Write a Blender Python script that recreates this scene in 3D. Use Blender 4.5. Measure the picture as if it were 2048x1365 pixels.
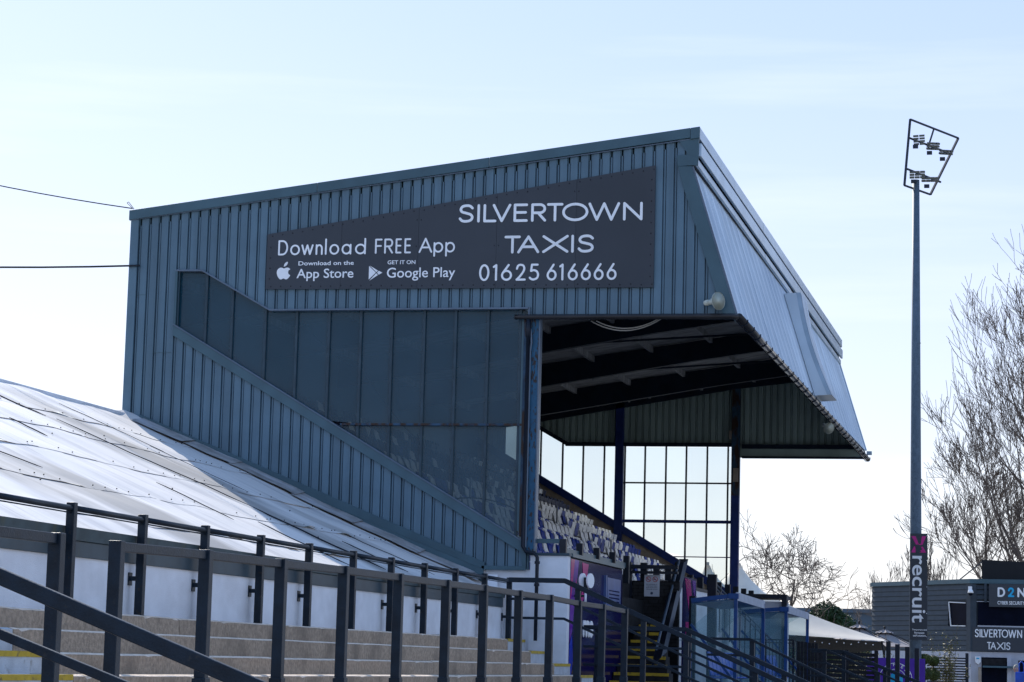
import bpy, math, random
from mathutils import Vector, Matrix, noise
random.seed(7)
C = bpy.context.scene
for o in list(bpy.data.objects): bpy.data.objects.remove(o)
COL = C.collection
rad = math.radians

# ------------------------------------------------------------------ camera
cam_d = bpy.data.cameras.new('camera'); cam = bpy.data.objects.new('camera', cam_d); COL.objects.link(cam)
cam_d.lens = 85.0; cam_d.sensor_width = 36.0; cam_d.clip_end = 3000; cam_d.clip_start = 0.5
RT = (0.97363484, 0.22663131, 0.02595101); UP = (0.00467503, -0.13356485, 0.99102905); FW = (-0.22806436, 0.96477908, 0.1311029)
cam.matrix_world = Matrix(((RT[0], UP[0], -FW[0], 0), (RT[1], UP[1], -FW[1], 0), (RT[2], UP[2], -FW[2], 1.65), (0, 0, 0, 1)))
C.camera = cam
C.render.resolution_x, C.render.resolution_y = 1024, 682
C.render.engine = 'CYCLES'; C.cycles.max_bounces = 10; C.cycles.diffuse_bounces = 6; C.cycles.transparent_max_bounces = 16
# ------------------------------------------------------------------ sky and sun
SUN_EL, SUN_AZ = 32.5, 36.4          # height, and degrees left of the line the stand runs along
sun_dir = Vector((-math.sin(rad(SUN_AZ)) * math.cos(rad(SUN_EL)), math.cos(rad(SUN_AZ)) * math.cos(rad(SUN_EL)), math.sin(rad(SUN_EL))))
W = bpy.data.worlds.new('World'); C.world = W; W.use_nodes = True
nt = W.node_tree; nt.nodes.clear()
sky = nt.nodes.new('ShaderNodeTexSky'); sky.sky_type = 'NISHITA'; sky.sun_disc = False
sky.sun_elevation = rad(SUN_EL); sky.sun_rotation = rad(-SUN_AZ)
sky.air_density = 1.0; sky.dust_density = 0.6; sky.ozone_density = 3.0; sky.altitude = 100
bg = nt.nodes.new('ShaderNodeBackground'); bg.inputs['Strength'].default_value = 0.10
wo = nt.nodes.new('ShaderNodeOutputWorld')
# thin high cloud streaks, all round the sky
tc = nt.nodes.new('ShaderNodeTexCoord'); mp = nt.nodes.new('ShaderNodeMapping'); mp.inputs['Scale'].default_value = (1.2, 1.6, 16)
mp.inputs['Rotation'].default_value = (rad(6), rad(-4), 0)
nz = nt.nodes.new('ShaderNodeTexNoise'); nz.inputs['Scale'].default_value = 2.2; nz.inputs['Detail'].default_value = 6; nz.inputs['Roughness'].default_value = .55
cr = nt.nodes.new('ShaderNodeValToRGB'); cr.color_ramp.elements[0].position = .50; cr.color_ramp.elements[1].position = .80
cr.color_ramp.elements[0].color = (0, 0, 0, 1); cr.color_ramp.elements[1].color = (.30, .30, .30, 1)
mx = nt.nodes.new('ShaderNodeMix'); mx.data_type = 'RGBA'; mx.inputs[7].default_value = (9.0, 9.3, 9.8, 1)
L = nt.links.new
L(tc.outputs['Generated'], mp.inputs[0]); L(mp.outputs[0], nz.inputs[0]); L(nz.outputs[0], cr.inputs[0])
# veil added to the sky to fill shade with blue, paler at the horizon
veil = nt.nodes.new('ShaderNodeMix'); veil.data_type = 'RGBA'; veil.inputs[0].default_value = .62
sep = nt.nodes.new('ShaderNodeSeparateXYZ'); hz_ = nt.nodes.new('ShaderNodeValToRGB'); hz_.color_ramp.elements[0].position = 0.0; hz_.color_ramp.elements[1].position = .85
hz_.color_ramp.elements[0].color = (.82, .79, .87, 1); hz_.color_ramp.elements[1].color = (.19, .44, .92, 1); e_ = hz_.color_ramp.elements.new(.26); e_.color = (.49, .595, .90, 1)  # zenith blue deepened above the frame, to tint the shade
sc_ = nt.nodes.new('ShaderNodeVectorMath'); sc_.operation = 'SCALE'; sc_.inputs[3].default_value = 10.0
L(tc.outputs['Generated'], sep.inputs[0]); L(sep.outputs[2], hz_.inputs[0]); L(hz_.outputs[0], sc_.inputs[0]); L(sky.outputs[0], veil.inputs[6]); L(sc_.outputs[0], veil.inputs[7])
L(cr.outputs[0], mx.inputs[0]); L(veil.outputs[2], mx.inputs[6]); L(mx.outputs[2], bg.inputs[0]); L(bg.outputs[0], wo.inputs[0])
sl = bpy.data.lights.new('sun', 'SUN'); sl.energy = 4.8; sl.angle = rad(.5); sl.color = (1, .95, .87)
so = bpy.data.objects.new('sun', sl); COL.objects.link(so); so.rotation_euler = sun_dir.to_track_quat('Z', 'Y').to_euler(); so.location = (-30, 40, 60)
C.view_settings.view_transform = 'Standard'; C.view_settings.look = 'None'; C.view_settings.gamma = 1; C.view_settings.use_curve_mapping = False
C.view_settings.exposure = 0.48

# ------------------------------------------------------------------ materials
def mat(name, col, rough=.6, metal=0, var=.12, scale=3.0, bump=0, bscale=40, spec=.28, col2=None, stretch=(1, 1, 1), lo=.35, hi=.65, detail=6):
    m = bpy.data.materials.new(name); m.use_nodes = True; t = m.node_tree; b = t.nodes['Principled BSDF']
    b.inputs['Roughness'].default_value = rough; b.inputs['Metallic'].default_value = metal; b.inputs['Specular IOR Level'].default_value = spec
    tx = t.nodes.new('ShaderNodeTexCoord'); mpn = t.nodes.new('ShaderNodeMapping'); mpn.inputs['Scale'].default_value = stretch
    n = t.nodes.new('ShaderNodeTexNoise'); n.inputs['Scale'].default_value = scale; n.inputs['Detail'].default_value = detail
    r = t.nodes.new('ShaderNodeValToRGB'); r.color_ramp.elements[0].position = lo; r.color_ramp.elements[1].position = hi
    c2 = col2 or tuple(min(1, c * (1 + var)) for c in col); c1 = col if col2 else tuple(c * (1 - var) for c in col)
    r.color_ramp.elements[0].color = (*c1, 1); r.color_ramp.elements[1].color = (*c2, 1)
    k = t.links.new; k(tx.outputs['Object'], mpn.inputs[0]); k(mpn.outputs[0], n.inputs[0]); k(n.outputs[0], r.inputs[0]); hs = t.nodes.new('ShaderNodeHueSaturation'); oi = t.nodes.new('ShaderNodeObjectInfo'); rr = t.nodes.new('ShaderNodeMapRange'); rr.inputs[3].default_value = .93; rr.inputs[4].default_value = 1.07
    k(oi.outputs['Random'], rr.inputs[0]); k(rr.outputs[0], hs.inputs['Value']); k(r.outputs[0], hs.inputs['Color']); k(hs.outputs[0], b.inputs['Base Color'])
    if bump:
        n2 = t.nodes.new('ShaderNodeTexNoise'); n2.inputs['Scale'].default_value = bscale; n2.inputs['Detail'].default_value = 4
        bp = t.nodes.new('ShaderNodeBump'); bp.inputs['Strength'].default_value = bump; bp.inputs['Distance'].default_value = .02
        k(mpn.outputs[0], n2.inputs[0]); k(n2.outputs[0], bp.inputs['Height']); k(bp.outputs[0], b.inputs['Normal'])
    m['bsdf'] = b.name
    return m
def overlay(m, col, scale, lo, hi, stretch=(1, 1, 1), detail=5):
    """second colour (dirt, rust, bare patches) laid over a material by another noise"""
    t = m.node_tree; b = t.nodes['Principled BSDF']; src = b.inputs['Base Color'].links[0].from_socket
    tx = t.nodes.new('ShaderNodeTexCoord'); mpn = t.nodes.new('ShaderNodeMapping'); mpn.inputs['Scale'].default_value = stretch; mpn.inputs['Location'].default_value = (3.1, 1.7, 9.2)
    n = t.nodes.new('ShaderNodeTexNoise'); n.inputs['Scale'].default_value = scale; n.inputs['Detail'].default_value = detail
    r = t.nodes.new('ShaderNodeValToRGB'); r.color_ramp.elements[0].position = lo; r.color_ramp.elements[1].position = hi
    x = t.nodes.new('ShaderNodeMix'); x.data_type = 'RGBA'; x.inputs[7].default_value = (*col, 1)
    k = t.links.new; k(tx.outputs['Object'], mpn.inputs[0]); k(mpn.outputs[0], n.inputs[0]); k(n.outputs[0], r.inputs[0]); k(r.outputs[0], x.inputs[0]); k(src, x.inputs[6]); k(x.outputs[2], b.inputs['Base Color'])
    return m
def glass(name, tint, film, fac, rough=.05, filmrough=.3):
    m = bpy.data.materials.new(name); m.use_nodes = True; t = m.node_tree; b = t.nodes['Principled BSDF']
    b.inputs['Base Color'].default_value = (*film, 1); b.inputs['Roughness'].default_value = filmrough
    tr = t.nodes.new('ShaderNodeBsdfTransparent'); tr.inputs[0].default_value = (*tint, 1)
    x = t.nodes.new('ShaderNodeMixShader'); n = t.nodes.new('ShaderNodeTexNoise'); n.inputs['Scale'].default_value = 1.3; n.inputs['Detail'].default_value = 8
    mr = t.nodes.new('ShaderNodeMapRange'); mr.inputs[3].default_value = fac * .8; mr.inputs[4].default_value = fac * 1.2; oi = t.nodes.new('ShaderNodeObjectInfo'); ad = t.nodes.new('ShaderNodeMath'); ad.operation = 'MULTIPLY_ADD'; ad.inputs[1].default_value = .12; t.links.new(oi.outputs['Random'], ad.inputs[0]); t.links.new(mr.outputs[0], ad.inputs[2])
    tx = t.nodes.new('ShaderNodeTexCoord')
    k = t.links.new; k(tx.outputs['Object'], n.inputs[0]); k(n.outputs[0], mr.inputs[0]); k(ad.outputs[0], x.inputs[0]); k(tr.outputs[0], x.inputs[1]); k(b.outputs[0], x.inputs[2]); k(x.outputs[0], t.nodes['Material Output'].inputs[0])
    return m
M = {}
M['clad'] = overlay(mat('cladding_paint', (.104, .178, .232), .38, 0, .10, 1.2, .05, 6), (.082, .138, .178), 2.6, .45, .8, (1.6, 1, .10))
M['trim'] = mat('trim_paint', (.060, .118, .148), .35, 0, .10, 2)
M['ledge'] = mat('trim_edge', (.12, .16, .21), .4, 0, .1, 4)
M['sign'] = mat('sign_board', (.048, .056, .068), .5, 0, .06, .8)
M['white'] = mat('sign_white', (.86, .88, .90), .5, 0, .03, 2)
M['screw'] = mat('screw_head', (.012, .014, .02), .5)
M['front'] = overlay(mat('front_sheet', (.64, .74, .82), .30, .25, .10, .6, 0, 10), (.48, .58, .68), .5, .45, .75, (1, .3, 1))
M['fascia'] = mat('fascia_sheet', (.36, .46, .55), .28, .3, .12, 1.5)
M['finface'] = mat('board_face', (.35, .45, .55), .35, 0, .5, 3, stretch=(1, 6, .4))
M['gutter'] = mat('gutter_plastic', (.025, .024, .026), .16, 0, .2, 3)
M['black'] = mat('black_steel', (.008, .013, .024), .4, 0, .2, 4)
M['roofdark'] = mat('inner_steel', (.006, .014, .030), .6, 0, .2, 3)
M['ceil'] = mat('ceiling_sheet', (.26, .265, .275), .8, 0, .3, 2, stretch=(1, 3, 1))
M['inside'] = mat('inner_sheet', (.32, .40, .36), .6, 0, .15, 2, stretch=(1, 1, .3))
M['navy'] = mat('navy_steel', (.012, .032, .15), .4, 0, .15, 5)
M['rust'] = overlay(mat('blue_flaking_paint', (.018, .088, .165), .5, 0, .15, 6), (.035, .024, .020), 26, .54, .60, (1, 1, .35))
M['rust2'] = overlay(mat('rusty_steel', (.03, .07, .12), .6, 0, .3, 6), (.045, .025, .018), 8, .44, .54, (1, 1, .3))
M['rail'] = overlay(mat('rail_paint', (.005, .0145, .027), .45, 0, .25, 7, .15, 60), (.022, .026, .032), 20, .64, .78)
M['rail_rust'] = overlay(mat('rail_paint_worn', (.0065, .015, .026), .45, 0, .3, 7, .2, 60), (.035, .026, .020), 14, .62, .74)
M['render'] = overlay(mat('white_render', (.84, .86, .90), .85, 0, .05, 3, .35, 90), (.62, .62, .64), 1.6, .5, .85, (.6, .6, 1.2))
M['band'] = overlay(mat('eave_board', (.034, .062, .082), .45, 0, .15, 4), (.06, .08, .05), 6, .64, .8, (1, 1, .2))
M['gutmoss'] = overlay(mat('eave_gutter', (.05, .078, .09), .5, 0, .2, 4), (.10, .10, .04), 5, .6, .8, (1, 1, .1))
M['conc'] = overlay(overlay(mat('terrace_concrete', (.43, .325, .235), .9, 0, .20, 22, .5, 60, detail=6), (.20, .155, .115), 1.6, .50, .78, (1, 1, .9), 12), (.30, .24, .19), 26, .60, .68)
M['nosing_sun_tint'] = overlay(mat('concrete_nosing_sun_tint', (.78, .62, .48), .9, 0, .15, 12, .4, 90), (.4, .34, .28), 10, .6, .85)  # worn step edges, with sunlight put into the colour as paler, warmer concrete
M['cwhite'] = overlay(mat('white_painted_concrete', (.48, .50, .52), .8, 0, .1, 6, .3, 80), (.25, .22, .18), 7, .6, .75)
M['yellow'] = overlay(mat('yellow_paint', (.50, .34, .03), .7, 0, .12, 8), (.18, .13, .05), 12, .58, .7)
M['ownroof'] = None
M['seatw'] = overlay(mat('white_seat_plastic', (.90, .90, .87), .45, 0, .14, 6), (.60, .58, .54), 3, .6, .9)
M['seatb'] = mat('blue_seat_plastic', (.015, .045, .30), .4, 0, .2, 4)
M['seatn'] = mat('navy_seat_plastic', (.012, .018, .06), .45, 0, .2, 4)
M['metal'] = mat('galvanised', (.25, .27, .29), .4, .7, .15, 6)
M['brickp'] = mat('painted_brick', (.36, .30, .24), .85, 0, .14, 5, .3, 60)
M['brickd'] = mat('dark_brick', (.016, .017, .020), .6, 0, .3, 6, .3, 60)
M['mortard'] = mat('dark_mortar', (.008, .008, .010), .9)
M['stepdark'] = mat('dark_step', (.018, .018, .02), .9, 0, .3, 9)
M['purple'] = mat('hoarding_navy', (.008, .006, .075), .12, 0, .1, 1)
M['pink'] = mat('hoarding_pink', (.50, .020, .20), .15, 0, .25, 1.2)
M['violet'] = mat('hoarding_violet', (.13, .02, .30), .15, 0, .3, 1.2)
M['royal'] = mat('hoarding_royal', (.015, .04, .42), .15, 0, .3, 1.2)
M['dugblue'] = mat('dugout_blue', (.010, .065, .23), .4, 0, .12, 6)
M['dugfascia'] = mat('dugout_fascia', (.33, .38, .47), .5, 0, .1, 5)
M['bluefloor'] = mat('blue_plastic_seat', (.02, .09, .50), .3, 0, .2, 5)
M['perspex'] = glass('perspex', (.82, .93, .95), (.20, .38, .46), .20, filmrough=.15)
M['glass_near'] = glass('dirty_glass', (.52, .66, .72), (.005, .062, .104), .64, filmrough=.22)
M['glass_far'] = glass('clear_sheet', (.90, .955, .94), (.50, .62, .60), .12, filmrough=.4)
M['winglass'] = mat('dark_window', (.004, .006, .016), .35, 0, .2, 3, spec=.03)
M['tent'] = mat('canopy_cloth', (.70, .64, .56), .8, 0, .06, 1.5)
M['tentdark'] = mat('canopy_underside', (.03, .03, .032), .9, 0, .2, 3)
M['parasol'] = mat('parasol_cloth', (.30, .265, .26), .85, 0, .1, 4)
M['wood'] = mat('dark_boards', (.014, .015, .02), .6, 0, .4, 5, stretch=(1, 1, 4))
M['pole'] = overlay(mat('galvanised_pole', (.105, .15, .20), .6, .1, .12, 12, stretch=(1, 1, .5)), (.07, .10, .13), 25, .55, .7)
M['mast'] = mat('mast_frame', (.028, .036, .055), .6, 0)
M['lamp'] = mat('lamp_glass', (.16, .17, .14), .15, 0, .1)
M['bldg'] = mat('grey_weatherboard', (.036, .052, .070), .55, 0, .1, 4)
M['bldgw'] = mat('white_wall', (.48, .50, .56), .8, 0, .06, 3)
M['cyan'] = mat('cyan_letter', (.02, .42, .72), .4)
M['ledwall'] = mat('black_screen', (.010, .012, .016), .55, 0, .1, 3)
M['bark'] = mat('bark', (.085, .07, .06), .9, 0, .3, 4)
M['twig'] = mat('twig', (.15, .12, .10), .9, 0, .3, 4)
M['leaf'] = mat('evergreen_leaf', (.028, .055, .018), .6, 0, .5, 1.6)
M['leaf2'] = mat('light_leaf', (.12, .11, .025), .6, 0, .5, 2.5)
M['leaf3'] = mat('topiary_leaf', (.065, .085, .020), .6, 0, .5, 6)
M['hedge'] = mat('shed_wall', (.10, .135, .17), .8, 0, .1, .3)
M['ground'] = mat('bounce_ground', (.20, .20, .19), .9, 0, .2, .5)  # unseen ground kept as pale as concrete, to bounce sun onto the walls
M['skin'] = mat('skin', (.45, .26, .19), .55)
M['hair'] = mat('grey_hair', (.26, .25, .23), .7, 0, .3, 30)
M['coat'] = mat('dark_coat', (.008, .009, .014), .75, 0, .3, 6)
M['jean'] = mat('dark_trousers', (.012, .014, .025), .8)
M['cable'] = mat('cable_sheath', (.015, .020, .028), .5)
M['wirew'] = mat('pale_wire', (.40, .38, .34), .5)
M['horn'] = mat('horn_plastic', (.55, .56, .47), .45, 0, .06, 5)
M['hornin'] = mat('horn_throat', (.42, .44, .36), .5, 0, .06, 5)
M['deck'] = mat('deck_concrete', (.10, .10, .105), .9, 0, .3, 5)
M['paper'] = mat('notice_sheet', (.50, .53, .60), .4, 0, .03)
M['red'] = mat('red_ink', (.45, .03, .03), .5)
M['ink'] = mat('dark_ink', (.05, .07, .12), .5)
M['purp2'] = mat('purple_banner', (.09, .03, .38), .4, 0, .1, 2)
M['blueposter'] = mat('blue_poster', (.07, .12, .30), .3, 0, .15, 3)

# ------------------------------------------------------------------ mesh helpers
def wloc(o):
    p = Vector((0, 0, 0))
    while o is not None: p += o.location; o = o.parent
    return p
class MB:
    def __init__(s): s.v = []; s.f = []
    def add(s, vs, fs):
        b = len(s.v); s.v += [tuple(v) for v in vs]; s.f += [tuple(i + b for i in f) for f in fs]; return s
    def box(s, x0, x1, y0, y1, z0, z1):
        return s.add([(x0, y0, z0), (x1, y0, z0), (x1, y1, z0), (x0, y1, z0), (x0, y0, z1), (x1, y0, z1), (x1, y1, z1), (x0, y1, z1)],
                     [(0, 3, 2, 1), (4, 5, 6, 7), (0, 1, 5, 4), (1, 2, 6, 5), (2, 3, 7, 6), (3, 0, 4, 7)])
    def bar(s, p, q, w, h, up=(0, 0, 1)):
        p = Vector(p); q = Vector(q); d = (q - p).normalized(); u = Vector(up); r = d.cross(u)
        if r.length < 1e-4: r = d.cross(Vector((0, 1, 0)))
        r.normalize(); u = r.cross(d).normalized(); r *= w / 2; u *= h / 2
        return s.add([p - r - u, p + r - u, p + r + u, p - r + u, q - r - u, q + r - u, q + r + u, q - r + u],
                     [(0, 1, 2, 3), (7, 6, 5, 4), (0, 4, 5, 1), (1, 5, 6, 2), (2, 6, 7, 3), (3, 7, 4, 0)])
    def tube(s, pts, r, n=8, flat=None, caps=True):
        pts = [Vector(p) for p in pts]; rs = r if isinstance(r, (list, tuple)) else [r] * len(pts)
        b = len(s.v); pr = None
        for i, p in enumerate(pts):
            d = (pts[min(i + 1, len(pts) - 1)] - pts[max(i - 1, 0)])
            if d.length < 1e-9: d = Vector((0, 0, 1))
            d.normalize()
            if pr is None:
                a = Vector((0, 0, 1)) if abs(d.z) < .9 else Vector((1, 0, 0)); pr = d.cross(a).normalized()
            else:
                pr = (pr - d * pr.dot(d)); pr = pr.normalized() if pr.length > 1e-6 else d.orthogonal().normalized()
            q = d.cross(pr)
            for k in range(n):
                a = 2 * math.pi * k / n; s.v.append(tuple(p + (pr * math.cos(a) + q * math.sin(a)) * rs[i]))
        for i in range(len(pts) - 1):
            for k in range(n):
                k2 = (k + 1) % n; s.f.append((b + i * n + k, b + i * n + k2, b + (i + 1) * n + k2, b + (i + 1) * n + k))
        if caps:
            s.f.append(tuple(b + k for k in range(n - 1, -1, -1))); e = b + (len(pts) - 1) * n; s.f.append(tuple(e + k for k in range(n)))
        return s
    def prism(s, poly, vec):
        n = len(poly); vec = Vector(vec); a = [Vector(p) for p in poly]
        return s.add(a + [p + vec for p in a], [tuple(range(n - 1, -1, -1)), tuple(range(n, 2 * n))] + [(i, (i + 1) % n, n + (i + 1) % n, n + i) for i in range(n)])
    def poly(s, pts): return s.add(pts, [tuple(range(len(pts)))])
    def ball(s, c, r, n=10, m=6):
        rx, ry, rz = r if isinstance(r, (tuple, list)) else (r, r, r); b = len(s.v); c = Vector(c)
        for i in range(1, m):
            t = math.pi * i / m
            for k in range(n):
                a = 2 * math.pi * k / n; s.v.append((c.x + rx * math.sin(t) * math.cos(a), c.y + ry * math.sin(t) * math.sin(a), c.z + rz * math.cos(t)))
        s.v.append((c.x, c.y, c.z + rz)); s.v.append((c.x, c.y, c.z - rz)); T = len(s.v) - 2
        for i in range(m - 2):
            for k in range(n):
                k2 = (k + 1) % n; s.f.append((b + i * n + k, b + i * n + k2, b + (i + 1) * n + k2, b + (i + 1) * n + k))
        for k in range(n):
            s.f.append((T, b + (k + 1) % n, b + k)); s.f.append((T + 1, b + (m - 2) * n + k, b + (m - 2) * n + (k + 1) % n))
        return s
    def grid(s, fn, nu, nv):
        b = len(s.v)
        for i in range(nu + 1):
            for j in range(nv + 1): s.v.append(tuple(fn(i / nu, j / nv)))
        for i in range(nu):
            for j in range(nv):
                a = b + i * (nv + 1) + j; s.f.append((a, a + nv + 1, a + nv + 2, a + 1))
        return s
    def build(s, name, m, parent=None, smooth=False, bevel=0, label=None, kind=None, sol=0):
        me = bpy.data.meshes.new(name); off = wloc(parent)
        me.from_pydata([(v[0] - off.x, v[1] - off.y, v[2] - off.z) for v in s.v], [], s.f); me.update()
        me.materials.append(M[m] if isinstance(m, str) else m)
        if smooth:
            for p in me.polygons: p.use_smooth = True
        o = bpy.data.objects.new(name, me); COL.objects.link(o); o.parent = parent
        if bevel:
            md = o.modifiers.new('bevel', 'BEVEL'); md.width = bevel; md.segments = 2; md.limit_method = 'ANGLE'
        if sol:
            md = o.modifiers.new('thick', 'SOLIDIFY'); md.thickness = sol; md.offset = 0
        if label: o['label'] = label
        if kind: o['kind'] = kind
        return o
def thing(name, loc, label, cat, group=None, kind=None):
    o = bpy.data.objects.new(name, None); COL.objects.link(o); o.location = loc; o.empty_display_size = .3
    tag(o, label, cat, group, kind); return o
def tag(o, label=None, cat=None, group=None, kind=None):
    if label: o['label'] = label
    if cat: o['category'] = cat
    if group: o['group'] = group
    if kind: o['kind'] = kind
    return o
def copy_tree(o, parent=None):
    c = o.copy(); COL.objects.link(c)
    if parent is not None: c.parent = parent
    for ch in o.children: copy_tree(ch, c)
    return c
def retag(o, label, group=None):
    o['label'] = label
    if group: o['group'] = group

# ---- writing
def cat_rom(p, n=6):
    out = []
    for i in range(len(p) - 1):
        a = p[max(i - 1, 0)]; b = p[i]; c = p[i + 1]; d = p[min(i + 2, len(p) - 1)]
        for k in range(n):
            t = k / n
            out.append(tuple(.5 * ((2 * b[j]) + (-a[j] + c[j]) * t + (2 * a[j] - 5 * b[j] + 4 * c[j] - d[j]) * t * t + (-a[j] + 3 * b[j] - 3 * c[j] + d[j]) * t ** 3) for j in (0, 1)))
    return out + [p[-1]]
def arc(cx, cy, rx, ry, a0, a1, n=14): return [(cx + rx * math.cos(rad(a0 + (a1 - a0) * i / n)), cy + ry * math.sin(rad(a0 + (a1 - a0) * i / n))) for i in range(n + 1)]
XH = .66
GL = {
 'S': (.80, [cat_rom([(.96, .84), (.78, .97), (.5, 1), (.2, .94), (.07, .76), (.18, .6), (.5, .52), (.84, .42), (.96, .24), (.82, .06), (.5, 0), (.2, .03), (.02, .17)])]),
 'I': (.0, [[(0, 0), (0, 1)]]), 'L': (.62, [[(0, 1), (0, 0), (1, 0)]]), 'V': (.95, [[(0, 1), (.5, 0), (1, 1)]]),
 'E': (.68, [[(1, 1), (0, 1), (0, 0), (1, 0)], [(0, .52), (.92, .52)]]),
 'R': (.66, [[(0, 0), (0, 1), (.55, 1)] + arc(.6, .74, .38, .26, 90, -90) + [(0, .48)], [(.45, .48), (1, 0)]]),
 'T': (.82, [[(0, 1), (1, 1)], [(.5, 1), (.5, 0)]]), 'O': (1.22, [arc(.5, .5, .5, .5, 90, 450, 28)]),
 'W': (1.42, [[(0, 1), (.25, 0), (.5, 1), (.75, 0), (1, 1)]]), 'N': (.88, [[(0, 0), (0, 1), (1, 0), (1, 1)]]),
 'A': (.98, [[(0, 0), (.5, 1), (1, 0)], [(.2, .34), (.8, .34)]]), 'X': (1.12, [[(0, 0), (1, 1)], [(0, 1), (1, 0)]]),
 'D': (.72, [[(0, 0), (0, 1), (.4, 1)] + arc(.42, .5, .58, .5, 90, -90) + [(0, 0)]]),
 'F': (.55, [[(0, 0), (0, 1), (1, 1)], [(0, .52), (.9, .52)]]),
 '0': (.60, [arc(.5, .5, .5, .5, 90, 450, 26)]), '1': (.28, [[(0, .88), (.9, 1), (.9, 0)]]),
 '6': (.66, [[(.72, 1), (.1, .48)], arc(.5, .30, .5, .30, 90, 450, 24)]),
 '2': (.62, [cat_rom([(.06, .74), (.2, .94), (.5, 1), (.82, .93), (.92, .72), (.75, .48), (.4, .2), (.05, 0)]) + [(1, 0)]]),
 '5': (.60, [[(.92, 1), (.25, 1), (.16, .58)] + cat_rom([(.16, .58), (.5, .63), (.85, .54), (1, .32), (.88, .1), (.5, 0), (.2, .03), (.02, .12)])]),
 'o': (.60, [arc(.5, XH / 2, .5, XH / 2, 90, 450, 24)]), 'w': (.80, [[(0, XH), (.25, 0), (.5, XH), (.75, 0), (1, XH)]]),
 'n': (.46, [[(0, 0), (0, XH)], [(0, .4)] + arc(.5, .40, .5, XH - .40, 180, 0) + [(1, 0)]]), 'l': (0, [[(0, 0), (0, 1.08)]]),
 'a': (.56, [arc(.5, XH / 2, .5, XH / 2, 0, 360, 24), [(1, XH), (1, 0)]]), 'd': (.56, [arc(.5, XH / 2, .5, XH / 2, 0, 360, 24), [(1, 1.08), (1, 0)]]),
 'p': (.56, [arc(.5, XH / 2, .5, XH / 2, 0, 360, 24), [(0, XH), (0, -.3)]]),
 'm': (.9, [[(0, 0), (0, XH)], [(0, .4)] + arc(.25, .42, .25, XH - .42, 180, 0) + [(.5, 0)], [(.5, .4)] + arc(.75, .42, .25, XH - .42, 180, 0) + [(1, 0)]]),
 's': (.5, [cat_rom([(.95, .54), (.5, .66), (.1, .5), (.5, .34), (.92, .18), (.5, 0), (.04, .1)])]),
 'r': (.36, [[(0, 0), (0, XH)], [(0, .38)] + arc(.62, .40, .62, XH - .40, 180, 80)]),
 'e': (.6, [[(.04, .34), (.97, .34)] + arc(.5, XH / 2, .5, XH / 2, 3, 320, 22)]),
 'c': (.56, [arc(.5, XH / 2, .5, XH / 2, 45, 315, 22)]), 'u': (.48, [[(0, XH)] + arc(.5, .26, .5, .26, 180, 360) + [(1, XH)], [(1, XH), (1, 0)]]),
 'i': (0, [[(0, 0), (0, XH)], [(0, .93), (0, .94)]]), 't': (.42, [[(.42, .98), (.42, .2)] + arc(.72, .2, .3, .2, 180, 270), [(0, XH), (1, XH)]]),
}
EX = {'SILVERTOWN': [(1015, 1092), (1108, 1122), (1138, 1203), (1183, 1275), (1287, 1357), (1373, 1447), (1450, 1530), (1525, 1652), (1652, 1805), (1820, 1914)],
 'TAXIS': [(1238, 1318), (1302, 1410), (1424, 1552), (1565, 1580), (1595, 1677)], '01625': [(1115, 1163), (1178, 1200), (1217, 1268), (1283, 1332), (1345, 1393)],
 '616666': [(1440, 1490), (1502, 1525), (1545, 1595), (1610, 1660), (1674, 1723), (1738, 1787)],
 'Download': [(135, 184), (195, 243), (250, 310), (321, 356), (367, 378), (389, 437), (449, 497), (515, 568)], 'FREE': [(608, 645), (655, 700), (712, 743), (757, 790)], 'App': [(825, 890), (896, 942), (952, 998)]}
def write(name, text, org, width, height, r, m, parent, U=(1, 0, 0), V=(0, 0, 1), gap=.24, space=.5, thick=.25, skew=0, ext=None):
    """rounded stroke lettering: raised round-ended strokes standing on a surface"""
    U = Vector(U); V = Vector(V); Nn = U.cross(V).normalized(); org = Vector(org); ext = ext or EX.get(text)
    adv = [0.0]; x = 0
    for ch in text:
        x += space if ch == ' ' else GL[ch][0] + gap
    tot = x - gap; k = (width - 2 * r) / tot; mb = MB(); x = 0
    for ci, ch in enumerate(text):
        if ch == ' ': x += space; continue
        w, st = GL[ch]
        for s in st:
            if ext:
                e0, e1 = ext[ci]; E0 = ext[0][0]; sc = width / (ext[-1][1] - E0); xa = (e0 - E0) * sc + r; xb = (e1 - E0) * sc - r
                if xb < xa: xa = xb = (xa + xb) / 2
                P = [(xa + (xb - xa) * p[0], r + p[1] * (height - 2 * r)) for p in s]
            else: P = [(r + (x + p[0] * w) * k, r + p[1] * (height - 2 * r)) for p in s]
            Q = [P[0]]
            for p in P[1:]:
                if abs(p[0] - Q[-1][0]) + abs(p[1] - Q[-1][1]) > 1e-4: Q.append(p)
            for a, b in zip(Q, Q[1:]) if len(Q) > 1 else []:
                dx, dy = b[0] - a[0], b[1] - a[1]; l = math.hypot(dx, dy); nx, ny = -dy / l * r, dx / l * r
                loop = [(a[0] + nx, a[1] + ny)] + [(a[0] + math.cos(t) * r, a[1] + math.sin(t) * r) for t in [math.atan2(ny, nx) + math.pi * i / 6 for i in range(1, 6)]] + [(a[0] - nx, a[1] - ny)]
                loop += [(b[0] - nx, b[1] - ny)] + [(b[0] + math.cos(t) * r, b[1] + math.sin(t) * r) for t in [math.atan2(-ny, -nx) + math.pi * i / 6 for i in range(1, 6)]] + [(b[0] + nx, b[1] + ny)]
                nseg_ = len(mb.v); lift = r * thick * (1 + .55 * ((nseg_ * .0220713) % 1.0))
                pts = [org + U * (p[0] + skew * p[1]) + V * p[1] for p in loop]
                mb.prism([p + Nn * .001 for p in pts], Nn * lift)
        x += w + gap; x += 0
        if False: pass
    # gap is in em units and scaled like the letters
    return mb.build(name, m, parent)
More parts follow.
